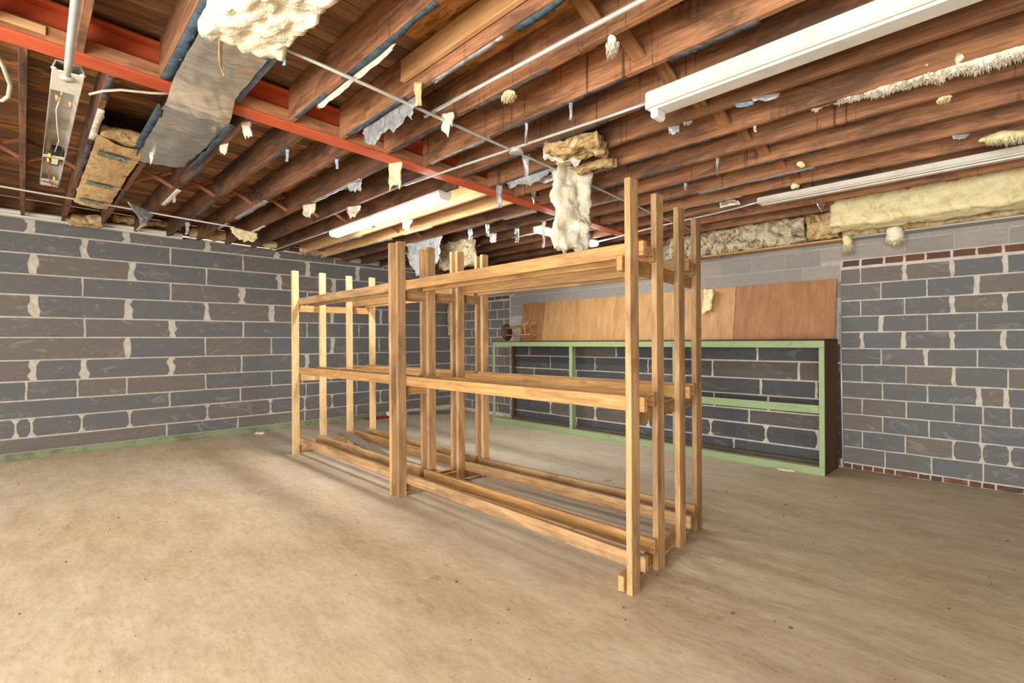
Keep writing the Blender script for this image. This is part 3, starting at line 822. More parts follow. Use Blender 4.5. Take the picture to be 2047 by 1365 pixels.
# two strips lying on the left wall top
def wall_strip(y0, y1, label, mat):
    e = thing('strip_light', (XL + .02, y0, zl(y0)), label, 'light fixture', 'unlit strip lights')
    p0, p1 = Vector((XL + .085, y0, zl(y0) - .012)), Vector((XL + .085, y1, zl(y1) - .012))
    bar('housing', p0, p1, .11, .085, mat, e, c=.006)
    bar('tube_cover', p0 + Vector((.062, 0, -.03)), p1 + Vector((.062, 0, -.03)), .03, .03, mat, e, c=.008)
    bar('tube_cover', p0 + Vector((.062, 0, .015)), p1 + Vector((.062, 0, .015)), .03, .03, mat, e, c=.008)
wall_strip(-.68, 1.76, 'long white strip light lying along the top of the left wall', M['white_plastic'])
wall_strip(4.5, 6.3, 'short dull strip light on the left wall, seen behind the rack posts', M['white_dirty'])

# lit wraparound lamps
def lit_lamp(p0, p1, label, wd=.16):
    p0, p1 = Vector(p0), Vector(p1)
    e = thing('fluorescent_lamp', p0, label, 'lamp', 'lit fluorescent lamps')
    d = (p1 - p0); L = d.length; d.normalize(); s = Vector((0, 0, 1)).cross(d).normalized(); u = d.cross(s)
    Mx = Matrix.Identity(4); Mx.col[0][:3] = d; Mx.col[1][:3] = s; Mx.col[2][:3] = u; Mx.col[3][:3] = p0
    h = wd / 2
    extrude_profile('housing', [(-h, 0), (h, 0), (h, -.022), (-h, -.022)], L, M['white_metal'], Mx, e)
    extrude_profile('lens', [(-h + .004, -.023), (h - .004, -.023), (h - .012, -.060), (h - .035, -.078), (-h + .035, -.078), (-h + .012, -.060)], L - .05, M['lens'],
                    Mx @ Matrix.Translation((.025, 0, 0)), e)
    for q in (0, L - .022):
        extrude_profile('end_cap', [(-h + .002, -.022), (h - .002, -.022), (h - .010, -.064), (h - .035, -.082), (-h + .035, -.082), (-h + .010, -.064)], .022, M['white_plastic'],
                        Mx @ Matrix.Translation((q, 0, 0)), e)
    return e
lit_lamp((-6.75, 3.10, cz(3.1) - .002), (-4.20, 3.10, cz(3.1) - .002), 'brightly lit long fluorescent lamp under the joists left of centre')
lit_lamp((-4.48, 4.76, cz(4.76) - .002), (-4.48, 5.96, cz(5.96) - .002), 'glaring lit lamp half hidden behind the hanging insulation batt')

# open fixture without its cover, hanging below the beam
ox0, ox1, oy, oz = -3.40, -5.95, .175, 2.86
of = thing('open_fixture', (ox0, oy, oz), 'open rusty fluorescent fixture without cover, wires bare, hanging at upper left', 'light fixture')
extrude_profile('pan', [(-.062, .012), (-.05, .045), (.05, .045), (.062, .012), (.062, 0), (.058, 0), (.056, .010), (.045, .040), (-.045, .040), (-.056, .010), (-.058, 0), (-.062, 0)],
                2.55, M['pan_metal'], Matrix.Translation((ox1, oy, oz)), of)
pl_ = box('end_plate', ox0 - .28, ox0 + .0, oy - .062, oy + .062, oz - .006, oz - .001, M['white_metal'], of, c=.002)
for s_ in (-1, 1):
    lathe('mounting_ear', [(.012, -.003), (.013, 0), (.012, .003)], M['white_metal'], Matrix.Translation((ox0 + .004, oy + s_ * .055, oz - .002)), of, 12)
box('end_plate', ox1 - .0, ox1 + .22, oy - .055, oy + .055, oz - .006, oz - .001, M['white_metal'], of, c=.002)
box('ballast_strap', -5.06, -5.00, oy - .060, oy + .060, oz - .003, oz + .004, M['white_dirty'], of, c=.002)
bl = box('ballast', -5.28, -4.86, oy - .02, oy + .035, oz + .003, oz + .036, M['black'], of, c=.004)
box('rating_label', -5.24, -5.10, oy - .012, oy + .026, oz + .0022, oz + .0032, M['white_plastic'], bl, c=0)
box('rating_label', -5.10, -5.06, oy - .012, oy + .026, oz + .0022, oz + .0032, M['yellow_plastic'], bl, c=0)
tube('wire', [(-3.75, oy - .01, oz + .02), (-4.0, oy - .025, oz + .0), (-4.3, oy - .01, oz - .004), (-4.6, oy + .01, oz + .0), (-4.9, oy + .0, oz + .004)], .0032, M['paper'], of, 6)
tube('wire', [(-5.3, oy - .01, oz + .01), (-5.45, oy - .025, oz - .006), (-5.6, oy - .01, oz - .004), (-5.75, oy - .005, oz - .012), (-5.9, oy + .02, oz - .02)], .0032, M['red'], of, 6)
tube('wire', [(-5.74, oy - .05, oz - .02), (-5.8, oy - .02, oz - .012), (-5.82, oy + .02, oz - .015), (-5.84, oy + .055, oz - .02)], .003, M['black'], of, 6)
for (x, y, mt) in ((-3.78, oy - .03, 'orange_plastic'), (-3.84, oy + .03, 'orange_plastic'), (-4.98, oy - .025, 'yellow_plastic'), (-5.12, oy - .03, 'yellow_plastic'), (-5.66, oy + .02, 'yellow_plastic')):
    tube('wire_nut', [(x, y, oz + .006), (x - .035, y + .003, oz - .006)], .008, M[mt], of, 8)
tube('conduit_stem', [(-1.5, .16, 2.985), (-2.3, .165, 2.965), (-3.0, .17, 2.92), (-3.3, .172, 2.88), (-3.50, .174, oz - .004)], .017, M['conduit_paint'], of, 10)
lathe('bushing', [(.026, -.012), (.03, -.004), (.03, .002)], M['conduit'], Matrix.Translation((-3.47, .174, oz - .006)), of, 14)
tube('hanger_wire', [(-3.55, .175, oz + .04), (-3.62, .175, cz(.175) - .012)], .003, M['conduit'], of, 6)
tube('hanger_wire', [(-5.6, .175, oz + .04), (-5.6, .19, cz(.175) + .02), (-5.6, .38, cz(.38) + .02)], .003, M['conduit'], of, 6)

# ------------------------------------------------------------------ insulation
def N3(p, s, seed): return noise.noise(Vector(p) * s + Vector((seed * 7.3, seed * 3.1, seed * 1.7)))

def fluff(name, frame, dims, mat, seed, amp=.03, cuts=(14, 8, 6), sag=0.0, ragged=.0, parent=None, fringe=0.0, ball=False):
    """soft batt: box of dims in the local axes of matrix frame, roughened all over"""
    bm = bmesh.new()
    nx, ny, nz = cuts
    def grid(fn, a, b):
        vs = [[bm.verts.new(fn(i / a, j / b)) for j in range(b + 1)] for i in range(a + 1)]
        for i in range(a):
            for j in range(b):
                bm.faces.new((vs[i][j], vs[i + 1][j], vs[i + 1][j + 1], vs[i][j + 1]))
    grid(lambda u, v: (u - .5, v - .5, -.5), nx, ny); grid(lambda u, v: (u - .5, v - .5, .5), nx, ny)
    grid(lambda u, v: (u - .5, -.5, v - .5), nx, nz); grid(lambda u, v: (u - .5, .5, v - .5), nx, nz)
    grid(lambda u, v: (-.5, u - .5, v - .5), ny, nz); grid(lambda u, v: (.5, u - .5, v - .5), ny, nz)
    bmesh.ops.remove_doubles(bm, verts=bm.verts, dist=1e-4)
    bmesh.ops.recalc_face_normals(bm, faces=bm.faces)
    D = Vector(dims)
    for v in bm.verts:
        c = v.co.copy()
        # round the corners
        e = Vector([abs(c[i]) * 2 for i in range(3)])
        k = max(0, sorted(e)[1] - .75) / .25
        p = Vector([c[i] * D[i] * (1 - .10 * k * (D[i] < max(D))) for i in range(3)])
        n = c.normalized()
        if ball: p = Vector([n[i] * D[i] * .55 for i in range(3)])
        w = N3(p, 7, seed) * amp + N3(p, 19, seed + 3) * amp * .6 + N3(p, 45, seed + 5) * amp * .3
        p += Vector((n.x * w, n.y * w, n.z * w))
        p += Vector((N3(p, 9, seed + 11), N3(p, 9, seed + 13), N3(p, 9, seed + 17))) * amp * .6
        p.z -= sag * (1 - (2 * c.x) ** 2)
        if ragged and c.z < -.2:
            p.z += ragged * (N3((p.x, p.y, 0), 14, seed + 21) + .6 * N3((p.x, p.y, 0), 40, seed + 23))
        v.co = p
    if fringe:
        low = [f for f in bm.faces if f.calc_center_median().z < -.30 * D.z]
        rr = random.Random(seed)
        for f in low:
            for q in range(2):
                c = f.calc_center_median() + Vector((rr.uniform(-.01, .01), rr.uniform(-.01, .01), 0))
                L = fringe * rr.uniform(.3, 1.0); w = rr.uniform(.003, .009)
                a = bm.verts.new(c + Vector((-w, 0, .006))); b = bm.verts.new(c + Vector((w, rr.uniform(-.004, .004), .006)))
                t_ = bm.verts.new(c + Vector((rr.uniform(-.4, .4) * L, rr.uniform(-.4, .4) * L, -L)))
                d = bm.verts.new(c + Vector((0, w * 1.4, .006)))
                bm.faces.new((a, b, t_)); bm.faces.new((b, d, t_)); bm.faces.new((d, a, t_))
    me = bpy.data.meshes.new(name); bm.to_mesh(me); bm.free()
    return mesh_obj(name, me, mat, frame, parent, smooth=True)

def frame_at(p, rz=0.0, ry=0.0, rx=0.0):
    return Matrix.Translation(Vector(p)) @ Matrix.Rotation(rz, 4, 'Z') @ Matrix.Rotation(ry, 4, 'Y') @ Matrix.Rotation(rx, 4, 'X')

def rag(name, a, b, length, mat, seed, thick=.004, shape='ragged', sway=.15, nu=9, nv=9, parent=None, down=(0, 0, -1), out=None):
    """torn hanging piece: upper edge a-b, hanging along 'down'; has two faces and an edge"""
    a, b, dn = Vector(a), Vector(b), Vector(down).normalized()
    s = (b - a).normalized(); n = s.cross(dn).normalized()
    W_ = (b - a).length
    rr = random.Random(seed)
    ph = rr.uniform(0, 6)
    cen = (a + b) / 2
    front, back = [], []
    for j in range(nv + 1):
        v = j / nv
        for i in range(nu + 1):
            u = i / nu
            if shape == 'taper': prof = 1.0; wk = max(.06, 1 - v * .95)
            elif shape == 'strip': prof = 1.0 + .12 * N3((u * 3, 0, 0), 2, seed); wk = 1 - .25 * v + .18 * N3((v * 4, 0, 0), 1.2, seed + 2)
            else:
                prof = .62 + .45 * N3((u * 4.0, 0, 0), 1.0, seed) + .22 * N3((u * 13, 0, 0), 1.0, seed + 1) + .25 * math.sin(math.pi * u)
                wk = 1 - .12 * v + .12 * N3((v * 5, 0, 0), 1.3, seed + 4)
            prof = max(.12, prof)
            x = (u - .5) * W_ * wk + sway * .25 * length * N3((v * 2, ph, 0), 1.0, seed + 6)
            off = sway * length * (.55 * math.sin(v * 2.6 + ph) * v + .5 * N3((u * 3, v * 3, 0), 1.2, seed + 8) * (.25 + v)) + .35 * thick * N3((u * 9, v * 9, 0), 1.5, seed)
            base = cen + s * x + dn * (v * prof * length)
            th = thick * (1 - .5 * v)
            front.append(base + n * (off + th / 2)); back.append(base + n * (off - th / 2))
    vs = front + back
    o = (nv + 1) * (nu + 1); fs = []
    idx = lambda i, j: j * (nu + 1) + i
    for j in range(nv):
        for i in range(nu):
            q = (idx(i, j), idx(i + 1, j), idx(i + 1, j + 1), idx(i, j + 1))
            fs.append(q); fs.append(tuple(o + k for k in q[::-1]))
    ring = [idx(i, 0) for i in range(nu)] + [idx(nu, j) for j in range(nv)] + [idx(i, nv) for i in range(nu, 0, -1)] + [idx(0, j) for j in range(nv, 0, -1)]
    for k in range(len(ring)):
        p, q = ring[k], ring[(k + 1) % len(ring)]
        fs.append((q, p, o + p, o + q))
    me = pydata(name, [v - cen for v in vs], fs)
    return mesh_obj(name, me, mat, Matrix.Translation(cen), parent, smooth=True)

def snap(p):
    x, y, z = p
    js = FJ if x > xbeam(y) else BJ
    k = min(js, key=lambda j: abs(j + .02 - y))
    yy = k + .02
    return Vector((x, yy, cz(yy) + .001))

# foil-faced bay wrapping under the beam
foil = thing('foil_faced_insulation', (-3.8, .85, 3.0), 'shiny foil-faced insulation strip wrapping down under the orange beam', 'insulation')
path = [(-2.0, 3.085), (-2.6, 3.068), (-3.0, 3.060), (-3.35, 3.058), (-3.55, 3.055), (-3.64, 3.03), (-3.72, 2.99), (-3.80, 2.975), (-3.90, 2.985), (-3.97, 3.03), (-4.05, 3.065), (-4.3, 3.072), (-4.6, 3.066), (-4.95, 3.068), (-5.38, 3.075)]
dense = []
for i in range(len(path) - 1):
    for k in range(8):
        t_ = k / 8; dense.append(tuple(path[i][q] * (1 - t_) + path[i + 1][q] * t_ for q in (0, 1)))
dense.append(path[-1])
NV = 28
vs, fs = [], []
def ylr(x):
    if x > -3.6: return (.655, .995)
    if x > -4.0: k = (-3.6 - x) / .4; return (.655 - .01 * k, .995 + .045 * k)
    return (.70 + .0 * x, 1.10 - .03 * (-4 - x))
for side in (0, 1):
    for i, (x, z) in enumerate(dense):
        y0, y1 = ylr(x)
        for j in range(NV + 1):
            v = j / NV
            sag = .022 * math.sin(math.pi * v)
            wr = .010 * N3((x * 1.2, v * 1.5, 0), 2.4, 4) + .010 * N3((x * 5 + v * 2.5, v * 1.6, 0), 2.2, 8) + .005 * N3((x * 11 + v * 5, v * 3, 0), 2.0, 18)
            e_ = .015 * N3((x * 9, side, 0), 1, 3) if j in (0, NV) else 0
            vs.append((x + .05 * (v - .5) * (1 if i in (0, len(dense) - 1) else 0), y0 + (y1 - y0) * v, z - sag + wr + (.004 if side else 0)))
no = len(dense) * (NV + 1)
for i in range(len(dense) - 1):
    for j in range(NV):
        q = (i * (NV + 1) + j, i * (NV + 1) + j + 1, (i + 1) * (NV + 1) + j + 1, (i + 1) * (NV + 1) + j)
        fs.append(q); fs.append(tuple(no + k for k in q[::-1]))
mesh_obj('foil_facing', pydata('foil_facing', vs, fs), M['foil'], Matrix.Identity(4), foil, smooth=True)
def flange(y, x0, x1, side, mat, seed, w=.045, parent=None, dz=-.004, name='facing_flange'):
    n_ = max(6, int(abs(x1 - x0) / .06)); rr = random.Random(seed)
    vs = []
    for i in range(n_ + 1):
        x = x0 + (x1 - x0) * i / n_
        ww = w * (1 + .45 * N3((x * 6, seed, 0), 1.4, seed))
        z = cz(y) + dz - .004 + .003 * N3((x * 9, 0, 0), 1, seed)
        curl = .02 * max(0, N3((x * 5, 3, 0), 1.2, seed))
        vs += [(x, y, z), (x, y + side * ww * .5, z - .002), (x, y + side * ww, z - .004 - curl), (x, y + side * ww, z - .002 - curl), (x, y + side * ww * .5, z + .001), (x, y, z + .003)]
    fs = []
    for i in range(n_):
        for k in range(6):
            fs.append((i * 6 + k, i * 6 + (k + 1) % 6, (i + 1) * 6 + (k + 1) % 6, (i + 1) * 6 + k))
    fs += [(0, 1, 2, 3, 4, 5)[::-1], tuple(n_ * 6 + k for k in range(6))]
    return mesh_obj(name, pydata(name, vs, fs), mat, Matrix.Identity(4), parent, smooth=True)
flange(.607, -2.0, -3.68, 1, M['facing_blue'], 31, .055, foil); flange(1.04, -2.0, -3.66, -1, M['facing_blue'], 32, .05, foil)
flange(.655, -4.05, -5.5, 1, M['facing_blue'], 33, .05, foil, -.012); flange(1.12, -4.05, -5.4, -1, M['facing_blue'], 34, .04, foil, -.012)
f1 = fluff('loose_fiberglass', frame_at((-2.30, .81, 3.025), rz=.05, ry=-.05), (.95, .36, .09), M['fiber_white'], 5, .022, (40, 20, 6), .02, .03)
tag(f1, 'bright yellow fibreglass wool bulging over the upper end of the foil strip', 'insulation')
r1 = rag('torn_facing', (-2.86, .70, 3.06), (-2.93, .745, 3.05), .02, M['kraft'], 8)
bpy.data.objects.remove(r1)
r1 = rag('paper_strip', (-2.92, .735, 3.045), (-2.95, .76, 3.045), .17, M['kraft'], 8, .003, 'strip')
tag(r1, 'twisted brown paper strip in front of the foil facing', 'paper')

# kraft batt with printed bands
kb = thing('kraft_faced_batt', (-6.2, .55, 3.08), 'brown kraft-paper batt with dark teal printed bands beside the open fixture', 'insulation')
ky0, ky1 = .43, .72
fluff('batt', frame_at((-6.2, (ky0 + ky1) / 2, 3.115), 0), (2.5, ky1 - ky0, .09), M['fiber_brown'], 17, .02, (30, 10, 4), 0, 0, kb)
vs, fs = [], []
NU = 60; NVv = 14
for side in (0, 1):
    for i in range(NU + 1):
        x = -4.98 - 2.5 * i / NU
        for j in range(NVv + 1):
            v = j / NVv
            vs.append((x - .12 * v + .03 * N3((i, j * .4, 0), .7, 2), ky0 - .01 + (ky1 - ky0 + .02) * v + .01 * N3((x * 8, side, j), .6, 4),
                       3.052 + .02 * abs(2 * v - 1) ** 2 + .012 * N3((x * 3.5, v * 2, 0), 1.6, 9) + .006 * N3((x * 11, v * 3, 0), 1, 12) + (.003 if side else 0)))
no = (NU + 1) * (NVv + 1)
for i in range(NU):
    for j in range(NVv):
        q = (i * (NVv + 1) + j, i * (NVv + 1) + j + 1, (i + 1) * (NVv + 1) + j + 1, (i + 1) * (NVv + 1) + j)
        fs.append(q); fs.append(tuple(no + k for k in q[::-1]))
kf = mesh_obj('kraft_facing', pydata('kraft_facing', vs, fs), M['kraft'], Matrix.Identity(4), kb, smooth=True)
for bx in (-5.30, -6.35, -7.15):
    pb = [(bx + .05, .45), (bx - .03, .66), (bx - .15, .66), (bx - .07, .45)]
    vsb = [(x, y, 3.036) for x, y in pb] + [(x, y, 3.0385) for x, y in pb]
    pr = mesh_obj('printed_band', pydata('printed_band', vsb, [(3, 2, 1, 0), (4, 5, 6, 7), (0, 1, 5, 4), (1, 2, 6, 5), (2, 3, 7, 6), (3, 0, 4, 7)]), M['teal'], Matrix.Identity(4), kf)
    cu = bpy.data.curves.new('print_text', 'FONT'); cu.body = 'IOUNZ'; cu.size = .10; cu.shear = .35; cu.extrude = .0006; cu.align_x = 'CENTER'; cu.align_y = 'CENTER'
    cu.materials.append(M['kraft'])
    tx = bpy.data.objects.new('print_text', cu)
    Mt = Matrix.Translation((bx - .05, .555, 3.0352)) @ Matrix.Rotation(math.radians(108), 4, 'Z') @ Matrix.Rotation(math.pi, 4, 'X')
    COL.objects.link(tx)
    me_t = bpy.data.meshes.new_from_object(tx.evaluated_get(bpy.context.evaluated_depsgraph_get()))
    COL.objects.unlink(tx); bpy.data.objects.remove(tx)
    if not me_t.materials: me_t.materials.append(M['kraft'])
    mesh_obj('print_lettering', me_t, None, Mt, kf)

f2 = fluff('insulation_stub', frame_at((-8.80, .62, 3.12), .0), (.30, .33, .13), M['fiber_brown'], 23, .03, (14, 12, 8), 0, .02)
tag(f2, 'torn brown batt end tucked above the left wall beneath the kraft batt', 'insulation')
f3 = fluff('insulation_stub', frame_at((-8.98, 1.32, 3.24), .0), (.20, .8, .06), M['fiber_brown'], 24, .03, (8, 20, 5), 0, .03)
tag(f3, 'thin dirty batt edge along the top of the left wall, left of the brown block', 'insulation')
f4 = fluff('insulation_stub', frame_at((-8.98, 2.10, 3.17), .0), (.24, .5, .13), M['fiber_brown'], 25, .02, (10, 14, 7), 0, .01)
tag(f4, 'brown block of batt stuffed at the end of the long wall strip light', 'insulation')
f5 = fluff('insulation_stub', frame_at((-8.98, 3.05, 3.14), .0), (.24, .5, .10), M['fiber'], 26, .03, (10, 14, 7), 0, .03)
tag(f5, 'yellow batt stub on the left wall top below a hanging tuft', 'insulation')
r2 = rag('torn_batt_scrap', (-7.62, 2.05, 3.055), (-7.75, 2.42, 3.04), .16, M['fiber'], 41, .05, 'ragged', .2, 14, 8)
tag(r2, 'yellow torn batt flap drooping from the thin white conduit end', 'insulation')
r3 = rag('torn_foil_flap', (-7.1, .86, 3.075), (-7.5, 1.17, 3.07), .2, M['foil_grey'], 42, .012, 'taper', .3, 10, 10)
tag(r3, 'grey pointed foil flap hanging over the thin white conduit', 'foil')
r4 = rag('torn_foil_flap', (-8.6, 3.35, 3.09), (-8.75, 3.95, 3.07), .13, M['foil'], 43, .006, 'ragged', .3, 14, 6)
tag(r4, 'crumpled silvery scrap above the left wall near the rack', 'foil')
# foil and sooty batts seen between the middle posts
r5 = rag('hanging_foil_sheet', (-6.75, 4.255, cz(4.25) + .001), (-5.85, 4.255, cz(4.25) + .001), .50, M['foil_grey'], 44, .012, 'ragged', .06, 18, 12)
tag(r5, 'grey crinkled foil sheet hanging behind the middle rack posts', 'foil')
f6 = fluff('hanging_batt', frame_at((-6.05, 4.66, 2.78)), (.8, .10, .40), M['fiber_dirty'], 27, .03, (20, 5, 12), 0, .03)
tag(f6, 'sooty fibreglass batt hanging just right of the grey foil sheet', 'insulation')

# hanging batt in the middle of the room
hb = thing('hanging_batt', (-2.95, 3.5, 2.95), 'long cream fibreglass batt hanging straight down in front of the glaring lamp', 'insulation')
fluff('batt', frame_at((-2.90, 3.52, 2.66), rz=math.radians(72)), (.38, .09, .72), M['fiber_white'], 51, .04, (16, 5, 28), 0, .05, hb)
flange(3.46, -2.7, -3.3, 1, M['foil_grey'], 52, .14, hb, -.004, 'foil_facing')
f7 = fluff('torn_batt', frame_at((-2.52, 3.12, 2.985), rz=.35), (.42, .28, .10), M['fiber_brown'], 53, .05, (16, 12, 6), 0, .04)
tag(f7, 'torn brown batt lump jammed between joists right of the conduit box', 'insulation')
f8 = fluff('torn_batt', frame_at((-2.63, 3.52, 2.97), rz=.15), (.36, .12, .07), M['fiber_brown'], 54, .035, (16, 7, 5), 0, .03)
tag(f8, 'ragged batt roll just above the top of the hanging cream batt', 'insulation')
r6 = rag('torn_facing', (-2.75, 2.97, 3.012), (-2.55, 3.25, 3.004), .12, M['paper'], 55, .005, 'ragged', .4, 10, 7)
tag(r6, 'pale facing sheet folded beside the conduit box', 'paper')
r7 = rag('torn_foil_flap', (-3.55, 3.34, cz(3.34) + .001), (-2.95, 3.34, cz(3.34) + .001), .10, M['foil_grey'], 56, .004, 'ragged', .3, 16, 6)
tag(r7, 'silver flap drooping along the joist beside the hanging cream batt', 'foil')
# wool tufts
def tuft(p, d, mat, seed, label, fr=.03):
    f = fluff('wool_tuft', frame_at(p, .3), d, mat, seed, min(d) * .35, (9, 8, 8), 0, min(d) * .3, None, fr, True)
    tag(f, label, 'insulation')
tuft((-1.52, 2.165, 3.01), (.045, .035, .06), M['fiber_white'], 61, 'white wool tuft hanging from the conduit at the top of the picture', .05)
tuft((-2.28, 2.17, 3.012), (.085, .04, .05), M['fiber'], 62, 'yellow wool tuft hanging from the conduit left of the white tuft', .03)
tuft((-1.53, 6.66, 2.58), (.075, .06, .12), M['fiber'], 63, 'yellow tuft with a thin tail under the left end of the big yellow batt', .12)
tuft((-1.10, 6.62, 2.58), (.16, .10, .17), M['fiber_white'], 64, 'blurred wool lump drooping below the middle of the big yellow batt', .05)
tuft((-1.62, 5.27, cz(5.08) - .012), (.07, .05, .05), M['fiber'], 65, 'small yellow plug in the bridging above the lower strip light', .0)
tuft((-1.40, 4.69, cz(4.69) - .02), (.06, .04, .05), M['fiber'], 66, 'small yellow plug on the joist right of the bridging', .0)
tuft((-.42, 4.11, cz(4.11) - .01), (.07, .03, .03), M['fiber'], 67, 'wispy yellow tuft on a joist below the wool fringe', .03)
tuft((-.18, 5.08, cz(5.08) - .02), (.28, .06, .06), M['fiber'], 68, 'yellow wool tuft above the ridged strip light at far right', .04)
wf = thing('wool_fringe', (-.4, 3.66, 2.98), 'long cream wool fringe hanging along a joist at upper right', 'insulation')
for i in range(9):
    k = i / 8
    xx = -.95 + 1.15 * k
    fluff('wool_clump', frame_at((xx, 3.75, cz(3.75) + .025 - .014 * k), R_.uniform(-.1, .1)), (.19, .06 + .03 * k, .045 + .07 * k), M['fiber_white'], 70 + i, .012 + .022 * k, (10, 5, 5), 0, .02, wf, .015 + .035 * k)
# insulation on top of the back wall
f9 = fluff('rim_batt', frame_at((-2.87, 6.78, 2.80)), (1.8, .16, .34), M['fiber_dirty'], 81, .035, (50, 6, 14), 0, .03, None, .035)
tag(f9, 'sooty grey and cream batts stuffed along the top of the back wall', 'insulation')
f10 = fluff('rim_batt', frame_at((-1.79, 6.76, 2.81)), (.32, .18, .31), M['fiber_brown'], 82, .03, (14, 8, 12), 0, .02)
tag(f10, 'tan batt piece between the sooty batts and the big yellow batt', 'insulation')
f11 = fluff('yellow_batt', frame_at((-.25, 6.48, 2.85), 0, 0, math.radians(-14)), (2.75, .22, .36), M['fiber'], 83, .019, (70, 8, 12), 0, .015)
tag(f11, 'big pale yellow fibreglass batt lying along the wall top at right', 'insulation')
f12 = fluff('rim_batt', frame_at((.0, 6.80, 2.72)), (3.2, .14, .16), M['fiber_brown'], 84, .02, (70, 5, 8), 0, .02)
tag(f12, 'brown batt edge beneath the big yellow batt on the wall top', 'insulation')
sp = bar('sill_board', (-3.7, 6.79, 2.62), (-1.55, 6.79, 2.62), .20, .02, M['joist_pale'])
tag(sp, 'thin pale board carrying the sooty batts on the wall top', 'board')
sp = bar('sill_plate', (-1.54, 6.80, 2.625), (X_END, 6.80, 2.625), .20, .02, M['conduit_paint'])
tag(sp, 'grey metal sill strip under the batts at the right wall top', 'sill')
fps = fluff('loose_fiberglass', frame_at((-3.18, 6.765, 2.03), 0, .12), (.13, .06, .30), M['fiber'], 85, .02, (8, 5, 14), 0, .05)
tag(fps, 'yellow wool scrap stuck to the front of the long plywood sheet', 'insulation')
dm = rag('torn_foil_flap', (-2.42, 5.44, cz(5.44) - .03), (-2.20, 5.44, cz(5.44) - .03), .085, M['foil'], 86, .004, 'ragged', .3, 10, 6, None, (0, -.35, 1))
tag(dm, 'white foil hump sitting on the conduit left of the ridged strip light', 'foil')
# batt at the far left corner of the room
f13 = fluff('corner_batt', frame_at((-9.0, 6.78, 2.0)), (.12, .10, .75), M['fiber_brown'], 87, .025, (6, 6, 22), 0, .02)
tag(f13, 'brown insulation stuffed in the far corner gap of the walls', 'insulation')

# strips of facing still stapled to the joists (parts of the ceiling)
rs = random.Random(21)
for i, y in enumerate(FJ):
    if y < 1.2 or y > 5.6: continue
    xs = xbeam(y) + .1
    while xs < .3:
        L = rs.uniform(.35, 1.1)
        if rs.random() < (.75 if xs < -2 else .45):
            mt = M['facing_blue'] if (i <= 6 and rs.random() < .8) else rs.choice((M['foil_grey'], M['facing_dark'], M['facing_dark'], M['facing_dark']))
            flange(y + (.0 if rs.random() < .5 else .01), xs, min(xs + L, .4), 1, mt, 100 + i * 7 + int(xs * 3), rs.uniform(.028, .045), ceiling, 0, 'facing_strip')
        xs += L + rs.uniform(.05, .3)
for i, y in enumerate(BJ):
    if y < .3 or y > 5: continue
    xs = -8.8
    while xs < xbeam(y) - .5:
        L = rs.uniform(.4, 1.2)
        if rs.random() < .6:
            mt = rs.choice((M['foil_grey'], M['facing_dark'], M['facing_dark'], M['paper']))
            flange(y, xs, min(xs + L, xbeam(y) - .2), 1, mt, 300 + i * 7 + int(xs * 3), rs.uniform(.03, .05), ceiling, 0, 'facing_strip')
        xs += L + rs.uniform(.1, .4)
# pale paper edges torn along the two joists right of the foil bay
for (y, x0, x1, n_) in ((1.42, -3.35, -2.35, 91), (1.81, -3.45, -2.75, 92)):
    o = rag('torn_facing', (x0, y, cz(y) - .002), (x1, y, cz(y) - .002), .055 if n_ == 91 else .17, M['paper'] if n_ == 91 else M['foil_grey'], n_, .002, 'ragged', .12, 22, 7)
    tag(o, 'pale paper edge torn along the joist right of the foil bay' if n_ == 91 else 'silvery film bag torn open on the second joist right of the foil bay', 'paper' if n_ == 91 else 'foil')

for i, (nm, mt, p, w, l, th, sh, lab) in enumerate(SCRAPS):
    q = snap(p) if 'conduit' not in lab or 'above' in lab else Vector(p) + Vector((0, 0, .002))
    d = Vector((.69, .72, 0)) if sh != 'ragged' else Vector((.9, .42, 0))
    o = rag(nm, q - d * w / 2, q + d * w / 2, l, M[mt], 400 + i, th, sh, .22, 8 if w > .05 else 4, 9)
    tag(o, lab, 'insulation' if 'batt' in nm else 'foil' if 'foil' in nm else 'paper' if 'paper' in nm else 'plastic')

# ------------------------------------------------------------------ floor litter
def chip(name, p, sx_, sy_, h_, mat, seed, label, cat, rot=0.0):
    rr = random.Random(seed); n_ = 9
    pts = [(sx_ * math.cos(2 * math.pi * k / n_) * rr.uniform(.6, 1.1), sy_ * math.sin(2 * math.pi * k / n_) * rr.uniform(.6, 1.1)) for k in range(n_)]
    vs = [(x, y, 0) for x, y in pts] + [(x * .85, y * .85, h_ * rr.uniform(.4, 1.2)) for x, y in pts] + [(0, 0, h_)]
    fs = [tuple(range(n_))[::-1]] + [(k, (k + 1) % n_, n_ + (k + 1) % n_, n_ + k) for k in range(n_)] + [(n_ + k, n_ + (k + 1) % n_, 2 * n_) for k in range(n_)]
    o = mesh_obj(name, pydata(name, vs, fs), mat, Matrix.Translation(Vector(p)) @ Matrix.Rotation(rot, 4, 'Z'), None, smooth=False)
    return tag(o, label, cat)
chip('paper_scrap', (-8.86, 2.8, .001), .10, .045, .03, M['paper'], 1, 'crumpled white paper scrap on the floor by the left baseboard', 'paper', .8)
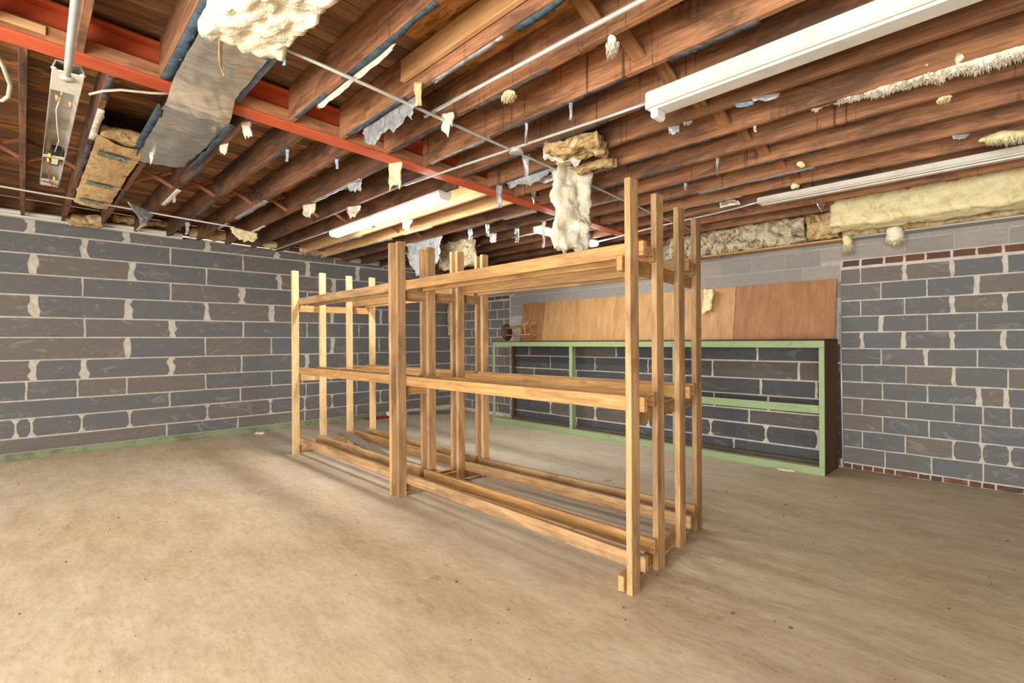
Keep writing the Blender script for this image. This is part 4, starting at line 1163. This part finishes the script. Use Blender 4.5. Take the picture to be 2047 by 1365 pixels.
chip('dry_leaf', (-3.44, 4.98, .001), .06, .03, .012, M['leaf'], 2, 'dry yellow leaf on the floor behind the rack, farther one', 'leaf', .3)
chip('dry_leaf', (-3.22, 4.48, .001), .055, .035, .02, M['leaf'], 3, 'dry yellow leaf on the floor behind the rack, nearer one', 'leaf', 1.0)
chip('paper_scrap', (-2.47, 4.12, .001), .05, .03, .01, M['paper'], 4, 'pale scrap on the floor near the right end posts', 'paper', .2)
chip('paint_flakes', (-2.03, 6.235, .001), .10, .02, .02, M['paper'], 5, 'pale flakes on the floor at the foot of the green cabinet', 'debris', .1)
rope = tube('tangled_cord', [(-8.93 + .10 * math.sin(i * 1.9) , 4.82 + .16 * math.cos(i * 2.6) + .01 * i, .012 + .02 * abs(math.sin(i * 1.1))) for i in range(34)], .010, M['red'])
tag(rope, 'tangle of red cord on the floor by the left wall', 'cord')
cn = lathe('white_can', [(.05, 0), (.055, .005), (.055, .10), (.05, .105)], M['white_plastic'], Matrix.Translation((-9.02, 5.25, .0)))
tag(cn, 'white can on the floor beyond the red cord', 'can')
dbr = bar('debris_board', (-9.05, 5.7, .03), (-8.3, 6.6, .05), .09, .04, M['dark_board'])
tag(dbr, 'dirty board lying on the floor in the far corner', 'board')
chip('paper_scrap', (-9.0, 5.55, .001), .09, .05, .06, M['litter'], 9, 'dark rubbish heap at the far end of the left wall', 'debris')
rl = random.Random(5)
lit_v, lit_f = [], []
for i in range(170):
    x, y = rl.uniform(-8.5, 1.5), rl.uniform(-.5, 6.0)
    r = rl.uniform(.004, .013); a = rl.uniform(0, 6.3); b0 = len(lit_v)
    for k in range(5):
        th = a + k * 1.2566
        lit_v.append((x + r * math.cos(th) * rl.uniform(.6, 1.6), y + r * math.sin(th) * .6, .0005))
    lit_v.append((x, y, .004 + r * .3))
    lit_f += [(b0 + k, b0 + (k + 1) % 5, b0 + 5) for k in range(5)]
cr = mesh_obj('floor_crumbs', pydata('floor_crumbs', lit_v, lit_f), M['litter'])
tag(cr, 'tiny dark crumbs scattered over the concrete floor', 'debris', kind='stuff')
